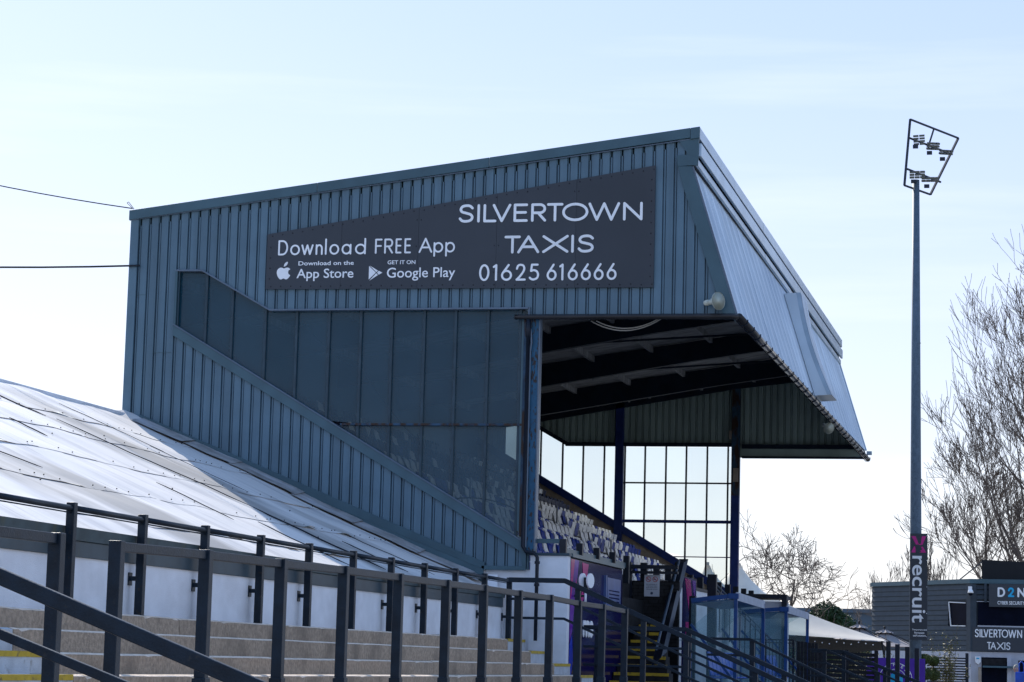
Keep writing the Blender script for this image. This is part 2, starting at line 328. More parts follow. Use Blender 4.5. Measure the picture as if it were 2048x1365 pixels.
def text(name, body, org, width, height, m, parent, U=(1, 0, 0), V=(0, 0, 1), bold=0, depth=.004):
    """flat lettering from the built-in font, fitted to a box"""
    cu = bpy.data.curves.new(name, 'FONT'); cu.body = body; cu.size = 1; cu.offset = bold; cu.extrude = .01; cu.resolution_u = 4
    to = bpy.data.objects.new(name, cu); COL.objects.link(to)
    dg = bpy.context.evaluated_depsgraph_get(); me = bpy.data.meshes.new_from_object(to.evaluated_get(dg)); bpy.data.objects.remove(to)
    xs = [v.co.x for v in me.vertices]; ys = [v.co.y for v in me.vertices]; x0, x1, y0, y1 = min(xs), max(xs), min(ys), max(ys)
    U = Vector(U); V = Vector(V); Nn = U.cross(V).normalized(); org = Vector(org) - wloc(parent)
    for v in me.vertices:
        c = v.co.copy(); v.co = org + U * ((c.x - x0) / (x1 - x0) * width) + V * ((c.y - y0) / (y1 - y0) * height) + Nn * (depth if c.z > 0 else .001)
    me.materials.clear(); me.materials.append(M[m]); me.name = name
    o = bpy.data.objects.new(name, me); COL.objects.link(o); o.parent = parent; return o

# ------------------------------------------------------------------ ground
g = MB().box(-1500, 1500, -300, 2500, -.5, 0).build('ground', 'ground'); tag(g, kind='structure')

# ================================================================== GRANDSTAND
Y0, Y1 = 43.0, 70.3
ST = thing('grandstand', (-12, 43, 0), 'blue grey clad football grandstand with a sloping front roof and open seating deck', 'grandstand')
roofz = lambda x: 9.887 + .1218 * (x + 17.7)          # underside of the verge flashing
slope_in = lambda z: -6.868 + (10.704 - z) * .2923      # outer edge line of the end wall under the fascia
groundline = lambda x: 6.10 + (x + 17.73) * -.3926      # where the cladding stops on the lower roof
head = lambda x: 8.87 if x < -16.27 else (8.865 + (x + 16.267) * -.5566 if x < -14.881 else (8.085 if x < -9.85 else 7.99))
stringer = lambda x: 7.81 - .5806 * (x + 16.785)
def interp_plank(x0, x1, zt, zb, y, sgn, name, m, parent, y_off=0):
    w = .2; xs = [(0, 0), (.126, 0), (.132, .052), (.147, .052), (.150, .020), (.176, .020), (.179, .052), (.190, .052), (.194, 0), (.2, 0)]
    P = [(x0 + a, d) for a, d in xs if x0 + a < x1 - 1e-4] + [(x1, 0)]
    if len(P) < 2: return
    n = len(P); v = []
    for x, d in P:
        t = zt(x); b = min(zb(x), t - .002); v += [(x, y + sgn * d, b), (x, y + sgn * d, t)]
    mb = MB().add(v, [(2 * i, 2 * i + 2, 2 * i + 3, 2 * i + 1) for i in range(n - 1)])
    return mb.build(name, m, parent)
def end_wall(Y, sgn, m, near):
    x = -17.73
    k = 0
    while x < -6.03:
        x1 = min(x + .2, -6.02)
        xm = x + .1
        # how far right the wall goes at this x: limited by the sloping front edge
        zmin_front = 7.96 if xm < -6.9 else -9
        top = (lambda q: roofz(q)) if xm < -6.95 else (lambda q: min(roofz(q), 10.70 - (q + 6.868) / .2923) if q > -6.868 else roofz(q))
        zt = lambda q, top=top: top(q) + (.05 if q < -6.9 else 0)
        if xm < -16.80:
            interp_plank(x, x1, zt, lambda q: groundline(q) if near else 3.0, Y, sgn, 'cladding_plank', m, ST)
        else:
            interp_plank(x, x1, zt, lambda q: head(q) if q < -9.85 else 7.97, Y, sgn, 'cladding_plank', m, ST)
            if near and xm < -9.77:
                interp_plank(x, x1, lambda q: stringer(q) - .10, lambda q: max(groundline(q), 3.30), Y, sgn, 'cladding_plank', m, ST)
        x = x1; k += 1
end_wall(Y0, 1, 'clad', True)
end_wall(Y1, 1, 'inside', False)
def strip(a, b, w, y0, y1, name, m, parent, off=0):
    """flat flashing between two (x,z) points on an end wall, w = width hanging below the line"""
    (xa, za), (xb, zb) = a, b
    return MB().prism([(xa, y0, za), (xb, y0, zb), (xb, y0, zb - w), (xa, y0, za - w)], (0, y1 - y0, 0)).build(name, m, parent, bevel=.006)
# verge flashing in three lengths with open joints
for xa, xb in ((-17.79, -14.02), (-14.01, -10.68), (-10.67, -6.90)):
    za, zb = 10.064 + .1238 * (xa + 17.76), 10.064 + .1238 * (xb + 17.76)
    strip((xa, za), (xb, zb), .185, Y0 - .07, Y0 - .005, 'verge_flashing', 'trim', ST)
strip((-6.895, 11.409), (-6.725, 11.43), .21, Y0 - .068, Y0 - .005, 'verge_flashing', 'trim', ST)
strip((-17.79, 9.885), (-6.9, 11.211), .02, Y0 - .045, Y0 - .01, 'drip_edge', 'ledge', ST)
for z_, xa_, xb_ in ((7.30, -17.20, -16.82), (8.42, -17.60, -17.4)):
    MB().box(xa_, xb_, Y0 - .006, Y0 + .012, z_, z_ + .006).build('lap_joint', 'trim', ST)
# corner block and sloping end trim beside the front sheeting
MB().prism([(-7.12, Y0 - .04, 11.20), (-6.74, Y0 - .04, 11.22), (-6.75, Y0 - .04, 10.71), (-6.87, Y0 - .04, 10.71), (-6.96, Y0 - .04, 10.71), (-6.96, Y0 - .04, 10.95)], (0, .036, 0)).build('corner_flashing', 'trim', ST)
MB().prism([(-7.14, Y0 - .055, 10.90), (-6.96, Y0 - .055, 10.91), (-6.755, Y0 - .055, 10.845), (-6.755, Y0 - .055, 10.715), (-7.13, Y0 - .055, 10.70)], (0, .014, 0)).build('corner_flashing', 'trim', ST)
MB().prism([(-7.12, Y0 - .05, 10.70), (-6.87, Y0 - .05, 10.70), (-6.02, Y0 - .05, 7.95), (-6.25, Y0 - .05, 7.95), (-6.98, Y0 - .05, 10.2)], (0, .045, 0)).build('sloping_trim', 'trim', ST, bevel=.006)
# corner flashing of the rear edge, base flashing on the lower roof
MB().box(-17.76, -17.60, Y0 - .03, Y0 + .1, 6.05, 9.88).build('corner_flashing', 'clad', ST)
MB().prism([(-17.4, Y0 - .05, 6.12), (-10.56, Y0 - .05, 3.42), (-10.56, Y0 - .05, 3.285), (-17.4, Y0 - .05, 5.88)], (0, .045, 0)).build('base_flashing', 'trim', ST, bevel=.006)
MB().box(-10.62, -9.79, Y0 - .05, Y0 - .005, 3.285, 3.36).build('base_flashing', 'trim', ST, bevel=.006)
MB().prism([(-9.92, Y0 - .05, 3.86), (-9.79, Y0 - .05, 3.78), (-9.79, Y0 - .05, 3.36), (-9.86, Y0 - .05, 3.36)], (0, .04, 0)).build('corner_flashing', 'trim', ST)
# sill flashing along the stair-side of the glazing, with ledge, and head ledge
MB().prism([(-16.80, Y0 - .045, 7.83), (-9.79, Y0 - .045, 3.76), (-9.79, Y0 - .045, 3.56), (-16.80, Y0 - .045, 7.63)], (0, .04, 0)).build('sill_flashing', 'trim', ST, bevel=.006)
MB().prism([(-16.80, Y0 - .06, 7.855), (-9.80, Y0 - .06, 3.79), (-9.80, Y0 - .06, 3.765), (-16.80, Y0 - .06, 7.832)], (0, .17, 0)).build('sill_ledge', 'ledge', ST)
MB().box(-16.80, -16.755, Y0 - .04, Y0 + .14, 7.80, 8.89).build('window_reveal', 'trim', ST)
strip((-16.80, 8.90), (-16.26, 8.895), .035, Y0 - .045, Y0 + .13, 'window_head', 'ledge', ST)
strip((-16.262, 8.892), (-14.872, 8.118), .035, Y0 - .045, Y0 + .13, 'window_head', 'ledge', ST)
strip((-14.875, 8.12), (-9.84, 8.115), .035, Y0 - .06, Y0 + .13, 'window_head', 'ledge', ST)
MB().box(-9.86, -9.83, Y0 - .06, Y0 + .02, 7.98, 8.115).build('window_head', 'ledge', ST)
# glazing of both end walls: one pane per bay, mullions proud of the glass
mull = [-16.18, -15.65, -14.98, -14.355, -13.715, -13.09, -12.487, -11.86, -11.255, -10.635, -10.02]
def glazing(Y, gm, mm, near):
    edges = [-16.755] + mull + [-9.86]
    ztr = 5.95
    rows = []
    for a, b in zip(edges, edges[1:]):
        a2, b2 = a + .018, b - .018
        def pane(tops, bots):
            if tops[0] - bots[0] < .03 and tops[1] - bots[1] < .03: return
            p = [(a2, Y, bots[0]), (b2, Y, bots[1])]
            if bots[1] > tops[1] or bots[0] > tops[0]: return
            MB().poly(p + [(b2, Y, tops[1]), (a2, Y, tops[0])]).build('glass_pane', gm, ST)
        hz = lambda q: min(head(min(q, -9.9)), 8.10 if q > -14.9 else 99)
        if near:
            if stringer(a2) < ztr:
                pane((hz(a2), hz(b2)), (ztr + .02, ztr + .02)); pane((ztr - .02, ztr - .02), (stringer(a2), stringer(b2)))
            elif stringer(b2) < ztr:
                pane((hz(a2), hz(b2)), (stringer(a2), ztr + .02))
                xc = -16.785 + (7.81 - ztr) / .5806; MB().poly([(max(a2, xc), Y, ztr - .02), (b2, Y, stringer(b2)), (b2, Y, ztr - .02)]).build('glass_pane', gm, ST)
            else: pane((hz(a2), hz(b2)), (stringer(a2), stringer(b2)))
        else:
            if a > -13.2:
                lv = [8.04, 6.96, 5.83, 4.80, 3.0]
                for t, bt in zip(lv, lv[1:]):
                    if stringer(b2) > t - .05: continue
                    pane((t - .02, t - .02), (max(bt + .02, min(stringer(a2), t - .03)), max(bt + .02, stringer(b2))))
            else: pane((hz(a2), hz(b2)), (stringer(a2), stringer(b2)))
    for x in mull:
        t = head(x) if x < -14.9 else 8.09; b = stringer(x)
        if near: MB().box(x - .022, x + .022, Y - .05, Y + .03, b - .02, t).build('mullion', mm, ST)
        else: MB().box(x - .022, x + .022, Y - .06, Y + .03, b - .02, t).build('mullion', mm, ST)
glazing(Y0 + .09, 'glass_near', 'band', True)
glazing(Y1 + .05, 'glass_far', 'black', False)
MB().box(-13.42, -9.86, Y0 + .0, Y0 + .06, 5.925, 5.965).build('transom', 'rust2', ST)
MB().box(-9.985, -9.945, Y0 + .005, Y0 + .08, 4.0, 8.0).build('window_jamb', 'trim', ST)
for z, hh in ((6.96, .045), (5.83, .09), (4.80, .03)):
    xs = -13.2 if z > 5 else -11.7
    MB().box(xs, -9.9, Y1 - .03, Y1 + .03, z - hh / 2, z + hh / 2).build('transom', 'navy' if z < 6 else 'black', ST)
# far end: head rail, stringer, brick spandrel
strip((-14.88, 8.14), (-9.7, 8.14), .11, Y1 - .12, Y1 - .03, 'head_rail', 'roofdark', ST)
MB().prism([(-16.8, Y1 - .1, 8.98), (-16.27, Y1 - .1, 8.98), (-14.85, Y1 - .1, 8.17), (-14.85, Y1 - .1, 8.04), (-16.27, Y1 - .1, 8.84), (-16.8, Y1 - .1, 8.84)], (0, .08, 0)).build('head_rail', 'roofdark', ST)
MB().prism([(-17.6, Y1 - .1, stringer(-17.6) + .02), (-9.3, Y1 - .1, stringer(-9.3) + .02), (-9.3, Y1 - .1, stringer(-9.3) - .22), (-17.6, Y1 - .1, stringer(-17.6) - .22)], (0, .15, 0)).build('stringer', 'navy', ST)
MB().prism([(-17.6, Y1 + .0, stringer(-17.6) - .2), (-9.0, Y1 + .0, stringer(-9.0) - .2), (-9.0, Y1 + .0, 0), (-17.6, Y1 + .0, 0)], (0, .2, 0)).build('spandrel_wall', 'brickp', ST)
mbk = MB(); z = 2.6; row = 0
while z < 8.2:
    x = -17.5 + (.1125 if row % 2 else 0)
    while x < -9.0:
        if z + .06 < stringer(x + .2) - .2 and z > stringer(x) - 1.6:
            d = .012 + random.random() * .006; mbk.box(x + .004, x + .216, Y1 - d, Y1 + .01, z + .004, z + .070)
        x += .225
    z += .075; row += 1
mbk.build('brickwork', 'brickp', ST, kind='stuff')
# outer lower edge at the far end and gable rail
MB().box(-9.6, -5.9, Y1 - .06, Y1 + .02, 7.70, 7.76).build('edge_trim', 'roofdark', ST)
MB().box(-9.6, -6.3, Y1 - .14, Y1 - .05, 7.98, 8.10).build('gable_rail', 'roofdark', ST)
MB().prism([(-9.7, Y1 - .02, 7.98), (-6.05, Y1 - .02, 7.98), (-5.96, Y1 - .02, 7.72), (-9.7, Y1 - .02, 7.72)], (0, .012, 0)).build('skirt_panel', 'inside', ST)
# roof shell, back wall, ceiling
MB().prism([(-17.75, Y0 + .02, 9.90), (-6.80, Y0 + .02, 11.26), (-6.80, Y0 + .02, 11.1), (-17.75, Y0 + .02, 9.75)], (0, Y1 - Y0 + .05, 0)).build('roof', 'trim', ST)
MB().box(-17.75, -17.60, Y0 + .02, Y1 + .1, 0, 9.8).build('back_wall', 'trim', ST)
cz = lambda x: 10.0 + .155 * (x + 9.8)
yy = Y0 + .1
while yy < Y1 - .1:                      # lining sheets between purlins
    y2 = min(yy + 1.0, Y1 - .05)
    MB().prism([(-17.6, yy + .01, cz(-17.6)), (-6.95, yy + .01, cz(-6.95)), (-6.95, yy + .01, cz(-6.95) + .04), (-17.6, yy + .01, cz(-17.6) + .04)], (0, y2 - yy - .02, 0)).build('ceiling_sheet', 'ceil', ST)
    yy = y2
x = -17.0
while x < -7.0:
    MB().box(x - .04, x + .04, Y0 + .1, Y1 - .1, cz(x) - .16, cz(x) - .005).build('purlin', 'ceil', ST); x += 1.55
# rafters with braces
for Yr in (45.5, 50.9, 56.2, 61.6, 66.9):
    bz = lambda x: 9.45 + .166 * (x + 9.8)
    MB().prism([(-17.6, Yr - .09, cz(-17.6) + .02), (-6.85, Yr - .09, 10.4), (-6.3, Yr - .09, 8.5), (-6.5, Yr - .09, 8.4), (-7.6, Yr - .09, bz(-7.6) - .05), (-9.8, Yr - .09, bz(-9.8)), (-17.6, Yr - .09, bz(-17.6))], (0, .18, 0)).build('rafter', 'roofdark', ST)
    for xb in (-8.25, -12.4):
        MB().bar((xb, Yr + .15, bz(xb) + .0), (xb - .1, Yr + 1.2, cz(xb) - .1), .05, .05).build('brace', 'ceil', ST)
MB().bar((-14.5, 62, 9.1), (-7.2, 66.8, 10.2), .05, .05).build('wind_brace', 'roofdark', ST)
MB().bar((-14.5, 56.4, 9.1), (-7.2, 61.4, 10.2), .05, .05).build('wind_brace', 'roofdark', ST)
MB().prism([(-17.5, Y1 - .16, 8.62), (-9.8, Y1 - .16, 9.90), (-6.95, Y1 - .16, 10.3), (-6.2, Y1 - .16, 8.0), (-6.35, Y1 - .16, 8.0), (-7.1, Y1 - .16, 10.05), (-9.8, Y1 - .16, 9.73), (-17.5, Y1 - .16, 8.45)], (0, .1, 0)).build('gable_rafter', 'roofdark', ST)
# front slope: sheets of fine corrugation, purlins behind
fx = lambda t: -6.868 + t * .848
fzz = lambda t: 10.69 - t * 2.74
yy = Y0 + .0; i = 0
while yy < Y1 - .05:
    y2 = min(yy + .914, Y1); n = max(4, int((y2 - yy) / .0762 * 4)); tilt = random.uniform(-.002, .002)
    mb = MB(); v = []; f = []
    for j in range(n + 1):
        y = yy + (y2 - yy) * j / n; d = .016 * math.cos(2 * math.pi * (y - yy) / .0762) + tilt
        for t in (0, 1): v.append((fx(t) + d, y, fzz(t) + d * .3))
    f = [(2 * j, 2 * j + 1, 2 * j + 3, 2 * j + 2) for j in range(n)]
    mb.add(v, f).build('corrugated_sheet', 'front', ST, smooth=True)
    yy = y2; i += 1
for t in (.12, .4, .68, .94):
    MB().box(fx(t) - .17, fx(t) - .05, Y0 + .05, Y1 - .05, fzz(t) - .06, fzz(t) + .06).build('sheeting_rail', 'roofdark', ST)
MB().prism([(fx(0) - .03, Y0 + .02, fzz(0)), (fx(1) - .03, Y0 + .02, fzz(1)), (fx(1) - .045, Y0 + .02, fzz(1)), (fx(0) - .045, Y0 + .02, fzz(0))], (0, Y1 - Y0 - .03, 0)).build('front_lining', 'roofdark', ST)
MB().bar((fx(0) + .02, Y1 + .0, fzz(0)), (fx(1) + .02, Y1 + .0, fzz(1)), .05, .05, (0, 1, 0)).build('edge_trim', 'fascia', ST)
MB().bar((fx(0) + .012, Y0 - .01, fzz(0)), (fx(1) + .012, Y0 - .01, fzz(1)), .05, .05, (0, 1, 0)).build('edge_trim', 'ledge', ST)
# fascia: three lapped boards in lengths with joints
for (xa, z1, z0, off, lens) in ((-6.725, 11.43, 11.215, 0, 4.6), (-6.70, 11.13, 10.885, 0, 5.2), (-6.752, 10.84, 10.715, 0, 4.9)):
    y = Y0 - .0
    while y < Y1 - .1:
        y2 = min(y + lens, Y1 + .08); j = random.uniform(-.004, .004)
        dz = -.24 * (y - Y0) / (Y1 - Y0); dz2 = -.24 * (y2 - Y0) / (Y1 - Y0)
        MB().add([(xa - .06, y, z0 + dz), (xa + j, y, z0 + dz), (xa + j, y, z1 + dz), (xa - .06, y, z1 + dz), (xa - .06, y2 - .008, z0 + dz2), (xa + j, y2 - .008, z0 + dz2), (xa + j, y2 - .008, z1 + dz2), (xa - .06, y2 - .008, z1 + dz2)],
                 [(0, 1, 2, 3), (7, 6, 5, 4), (0, 4, 5, 1), (1, 5, 6, 2), (2, 6, 7, 3), (3, 7, 4, 0)]).build('fascia_board', 'fascia', ST, bevel=.01)
        y = y2
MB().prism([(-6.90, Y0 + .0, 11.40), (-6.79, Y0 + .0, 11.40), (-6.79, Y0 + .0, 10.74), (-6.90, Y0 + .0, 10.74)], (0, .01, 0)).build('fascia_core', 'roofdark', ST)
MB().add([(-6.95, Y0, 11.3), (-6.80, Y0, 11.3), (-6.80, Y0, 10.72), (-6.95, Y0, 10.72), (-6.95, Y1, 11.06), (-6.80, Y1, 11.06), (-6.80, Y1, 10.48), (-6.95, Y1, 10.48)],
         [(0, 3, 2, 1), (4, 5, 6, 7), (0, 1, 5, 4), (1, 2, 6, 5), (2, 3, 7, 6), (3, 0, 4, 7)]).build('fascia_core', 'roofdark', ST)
# gutters: one along the end wall, one along the front with brackets
MB().tube([(-10.10, Y0 - .10, 7.925), (-9.8, Y0 - .10, 7.925), (-6.1, Y0 - .10, 7.91), (-5.97, Y0 - .04, 7.905)], [.045, .05, .055, .06], 12).build('gutter', 'gutter', ST, smooth=True)
def gz(y): return 7.905 - (y - Y0) * .0072
MB().tube([(-5.955, y, gz(y)) for y in [Y0 - .05 + (Y1 - Y0 + .2) * k / 8 for k in range(9)]], .068, 14).build('gutter', 'gutter', ST, smooth=True)
y = Y0 + .5
while y < Y1:
    MB().tube([(-6.06, y, gz(y) + .10), (-6.05, y, gz(y) - .02), (-6.0, y, gz(y) - .075), (-5.93, y, gz(y) - .078), (-5.875, y, gz(y) - .03), (-5.87, y, gz(y) + .03)], .012, 6).build('gutter_bracket', 'roofdark', ST); y += .92
MB().box(-5.98, -5.84, Y1 - .05, Y1 + .12, 7.83, 7.93).build('gutter_stop', 'fascia', ST)
# front columns
def column(Y, m, x=-9.77, z0=0, z1=10.0, w=.2):
    mb = MB().box(x - w / 2, x + w / 2, Y - .1, Y - .085, z0, z1).box(x - w / 2, x + w / 2, Y + .085, Y + .1, z0, z1).box(x - .008, x + .008, Y - .085, Y + .085, z0, z1)
    return mb.build('column', m, ST)
MB().box(-9.80, -9.66, Y0 - .02, Y0 + .16, 3.6, 7.93).build('column', 'rust', ST, label='flaking blue steel column at the near end of the deck')
MB().box(-9.655, -9.63, Y0 - .03, Y0 + .16, 3.6, 7.93).build('column_flange', 'ledge', ST)
MB().box(-9.935, -9.87, Y0 - .03, Y0 + .05, 3.9, 7.93).build('window_jamb', 'rust2', ST)
MB().box(-9.90, -9.66, Y1 - .15, Y1 + .05, 0, 6.6).build('column', 'navy', ST)
MB().box(-9.90, -9.66, Y1 - .15, Y1 + .05, 6.602, 10.0).build('column', 'rust2', ST)
MB().box(-9.84, -9.69, Y1 - .19, Y1 - .152, 7.0, 7.4).build('junction_box', 'brickp', ST)
MB().box(-9.97, -9.90, Y1 - .2, Y1 - .14, 8.25, 8.5).build('junction_box', 'brickp', ST)
MB().box(-13.36, -13.12, Y1 - .16, Y1 + .02, 0, 9.6).build('column', 'navy', ST)
# pipes beside the near column
MB().tube([(-9.84, Y0 - .09, 7.88), (-9.84, Y0 - .09, 7.55), (-9.84, Y0 - .09, 7.54), (-9.845, Y0 - .08, 3.72), (-9.78, Y0 - .09, 3.62), (-9.62, Y0 - .12, 3.60), (-9.56, Y0 - .12, 3.52), (-9.56, Y0 - .12, 2.02)], [.05, .05, .035, .035, .035, .035, .035, .035], 8).build('downpipe', 'black', ST, smooth=True)
for z in (3.0, 3.4, 2.4): MB().tube([(-9.56, Y0 - .12, z), (-9.56, Y0 - .12, z + .05)], .05, 8).build('pipe_clip', 'black', ST)
MB().tube([(-9.80, Y0 - .07, 7.7), (-9.78, Y0 - .07, 7.45), (-9.80, Y0 - .07, 7.3), (-9.80, Y0 - .05, 3.7)], .018, 6).build('conduit', 'ledge', ST)
# seating deck of stepped concrete
RX = [-10.05 - .71 * k for k in range(10)]           # front edge of each row
RZ = [3.03 + .42 * k for k in range(10)]
for k in range(10):
    MB().box(RX[k] - .72, RX[k], Y0 + .25, Y1 - .05, RZ[k] - .9, RZ[k]).build('deck_step', 'deck', ST)
MB().box(-10.06, -9.05, Y0 + .25, Y1 - .05, 2.3, 3.0).build('walkway', 'stepdark', ST)
for cx in (Y0 + 9.0, Y0 + 18.1):                     # gangway rails
    pass
# lower front: white end block, coping, wall with hoarding
MB().box(-9.72, -9.02, Y0 + .02, Y0 + .24, 1.6, 3.56).build('end_block', 'render', ST)
MB().box(-10.6, -9.722, Y0 + .05, Y0 + .24, 1.6, 3.30).build('end_block', 'render', ST)
MB().box(-9.74, -8.99, Y0 - .01, Y0 + .26, 3.562, 3.61).build('coping', 'band', ST)
MB().box(-9.12, -9.03, Y0 + .26, 48.42, .0, 3.55).build('front_wall', 'stepdark', ST)
MB().box(-9.14, -8.98, Y0 + .27, 48.44, 3.552, 3.62).build('coping', 'trim', ST)
for y in (43.15, 44.65, 46.3, 47.95, 49.5): MB().box(-9.20, -9.08, y - .06, y + .06, 3.3, 3.87).build('parapet_post', 'black', ST)
MB().box(-9.85, -9.12, 43.1, 43.16, 3.79, 3.87).build('parapet_rail', 'trim', ST)
MB().box(-9.20, -9.14, 43.2, 49.5, 3.62, 3.72).build('kick_board', 'trim', ST)
MB().box(-9.12, -9.03, 52.2, Y1, .0, 3.45).build('front_wall', 'render', ST)
MB().box(-9.14, -9.0, 52.2, Y1, 3.452, 3.52).build('coping', 'black', ST)
for k in range(12):
    y = 51.6 + 1.6 * k
    if y < 70: MB().box(-9.21, -9.07, y - .06, y + .06, 3.3, 3.82).build('parapet_post', 'black', ST)
# hoarding panel on the front wall: navy with pink and violet shapes, drawn as raised vinyl
hx = -9.018
MB().box(-9.028, hx, 43.24, 48.40, .6, 3.53).build('hoarding_panel', 'purple', ST)
def vinyl(pts, m, k): MB().prism([(hx + .002 * k, y, z) for y, z in pts], (.0018, 0, 0)).build('hoarding_shape', m, ST)
vinyl([(43.26, 3.52), (44.0, 3.52), (43.72, 2.9), (43.5, 2.2), (43.26, 2.0)], 'violet', 1)
vinyl([(43.26, 3.52), (43.6, 3.52), (43.4, 2.95), (43.28, 2.75)], 'pink', 2)
vinyl([(43.75, 3.2), (43.9, 3.0), (43.82, 2.75), (43.7, 2.95)], 'pink', 2)
vinyl([(44.3, 3.50), (44.9, 3.49), (44.65, 3.05), (44.3, 2.65), (44.1, 2.75), (44.45, 3.1)], 'pink', 2)
vinyl([(43.26, 1.95), (43.5, 2.15), (43.62, 1.7), (43.4, 1.2), (43.26, 1.1)], 'royal', 1)
write('hoarding_lettering', 'ms', (hx + .002, 44.45, 2.12), .95, .42, .06, 'white', ST, U=(0, 1, 0), V=(0, 0, 1), gap=.2)
MB().box(hx, hx + .05, 46.45, 46.55, 2.72, 3.35).build('notice_edge', 'blueposter', ST)
MB().box(hx, hx + .012, 46.8, 48.2, 2.72, 3.32).build('wall_notice', 'blueposter', ST, label='dull blue wall notice on the hoarding')
for k in range(4): MB().box(hx + .0125, hx + .0135, 46.95, 48.05, 2.85 + k * .07, 2.875 + k * .07).build('notice_line', 'purple', ST)
# stair up to the deck, seen end on, with yellow nosings
for k in range(9):
    yb = 46.6 + .45 * k; z = 1.15 + .165 * k
    xr = -7.66 - .11 * k
    MB().box(-9.0, xr, yb, yb + .5, z - .17, z).build('stair_step', 'stepdark', ST)
    for xa, xb in ((-8.98, (-8.98 + xr) / 2 - .02), ((-8.98 + xr) / 2 + .02, xr)):
        MB().box(xa, xb, yb - .015, yb + .05, z - .055 + random.uniform(-.004, .004), z + .004).build('step_nosing', 'yellow', ST)
MB().box(-9.40, -9.32, 48.42, 51.1, 0, 3.5).build('return_wall', 'stepdark', ST)
MB().box(-9.42, -8.30, 51.12, 51.3, 0, 3.42).build('brick_wall', 'mortard', ST)
for r in range(18):
    xx = -9.40 + (.1125 if r % 2 else 0); zz = 2.05 + r * .075
    while xx < -8.35:
        MB().box(xx + .005, min(xx + .215, -8.31), 51.105 - random.random() * .006, 51.13, zz, zz + .065).build('brick', 'brickd', ST); xx += .225
MB().box(-9.45, -8.30, 50.95, 51.05, 3.67, 3.75).build('parapet_rail', 'black', ST)
MB().box(-9.45, -8.30, 50.95, 51.05, 3.565, 3.62).build('parapet_rail', 'black', ST)
MB().box(-9.45, -9.30, 50.9, 51.1, 1.0, 3.80).build('parapet_post', 'black', ST)
# sloping stair stringer and posts beside it
MB().prism([(-8.70, 53, 3.90), (-8.50, 53, 3.90), (-7.95, 47, 1.80), (-8.15, 47, 1.60)], (.02, .5, .1)).build('stair_stringer', 'black', ST)
MB().bar((-8.60, 53, 3.95), (-8.05, 47, 1.95), .03, .05).build('stair_handrail', 'ledge', ST)
MB().box(-8.26, -8.12, 52.3, 52.45, .5, 3.15).build('parapet_post', 'black', ST)
MB().box(-8.36, -8.16, 55.6, 55.8, .5, 3.75).build('parapet_post', 'black', ST)
MB().box(-8.62, -8.60, 53.6, 55.5, 1.0, 3.62).build('hoarding_panel', 'purple', ST)
hx = -8.598
vinyl([(53.8, 3.58), (54.6, 3.58), (54.9, 3.0), (54.8, 2.5), (54.4, 2.9)], 'pink', 1)
vinyl([(54.8, 3.58), (55.4, 3.58), (55.3, 3.1)], 'violet', 1)
write('hoarding_lettering', 'ms', (hx + .002, 54.6, 2.30), .8, .34, .05, 'white', ST, U=(0, 1, 0), V=(0, 0, 1), gap=.2)
MB().box(hx, hx + .003, 54.0, 54.45, 2.27, 2.62).build('hoarding_shape', 'pink', ST)

# ---- advertising board on the end wall
SB = thing('advertising_board', (-11.2, 42.93, 8.4), 'long dark grey taxi advertising board with a slanted top edge, on the end wall cladding', 'sign')
sb_top = lambda x: 9.553 + (x + 14.971) * .1577
sb_bot = lambda x: 8.497 - (x + 14.97) * .0047
ex = [-14.975, -13.5, -12.0, -10.5, -9.0, -7.53]
for a, b in zip(ex, ex[1:]):
    MB().prism([(a, 42.955, sb_bot(a)), (b - .004, 42.955, sb_bot(b)), (b - .004, 42.955, sb_top(b)), (a, 42.955, sb_top(a))], (0, .03, 0)).build('board_panel', 'sign', SB)
mb = MB()
for i in range(38):
    x = -14.87 + i * .1975
    for z in (sb_top(x) - .06, sb_bot(x) + .06): mb.ball((x, 42.955, z + random.uniform(-.01, .01)), (.014, .008, .014), 6, 4)
for i in range(16):
    for x in (-14.9, -7.6): 
        z = sb_bot(x) + .2 + i * .2
        if z < sb_top(x) - .1: mb.ball((x, 42.955, z), (.014, .008, .014), 6, 4)
for x in ex[1:-1]:
    for dx in (-.04, .04):
        for i in range(4):
            z = sb_bot(x) + .3 + i * .5
            if z < sb_top(x) - .15: mb.ball((x + dx, 42.955, z), (.013, .008, .013), 6, 4)
mb.build('screw_heads', 'screw', SB, kind='stuff')
yb = 42.953
def sv(dx, dz): return (1, 0, dz / dx)
write('lettering', 'SILVERTOWN', (-11.238, yb, 9.715), 3.48, .345, .0245, 'white', SB, U=Vector((1, 0, -.003)), gap=.17)
write('lettering', 'TAXIS', (-10.346, yb, 9.12), 1.70, .335, .0245, 'white', SB, gap=.05)
write('lettering', '01625', (-10.813, yb, 8.61), 1.14, .315, .0195, 'white', SB, gap=.19)
write('lettering', '616666', (-9.53, yb, 8.605), 1.31, .315, .0195, 'white', SB, gap=.17)
write('lettering', 'Download', (-14.748, yb, 9.143), 1.73, .29, .0165, 'white', SB, gap=.17)
write('lettering', 'FREE', (-12.84, yb, 9.15), .70, .285, .0165, 'white', SB, gap=.12)
write('lettering', 'App', (-11.99, yb, 9.155), .70, .285, .0165, 'white', SB, gap=.10)
text('small_lettering', 'Download on the', (-14.335, yb, 8.945), 1.09, .080, 'white', SB, bold=.012)
text('small_lettering', 'App Store', (-14.365, yb, 8.645), 1.12, .235, 'white', SB, bold=.008)
text('small_lettering', 'GET IT ON', (-12.585, yb, 8.946), .54, .074, 'white', SB, bold=.012)
text('small_lettering', 'Google Play', (-12.592, yb, 8.632), 1.32, .25, 'white', SB, bold=.006)
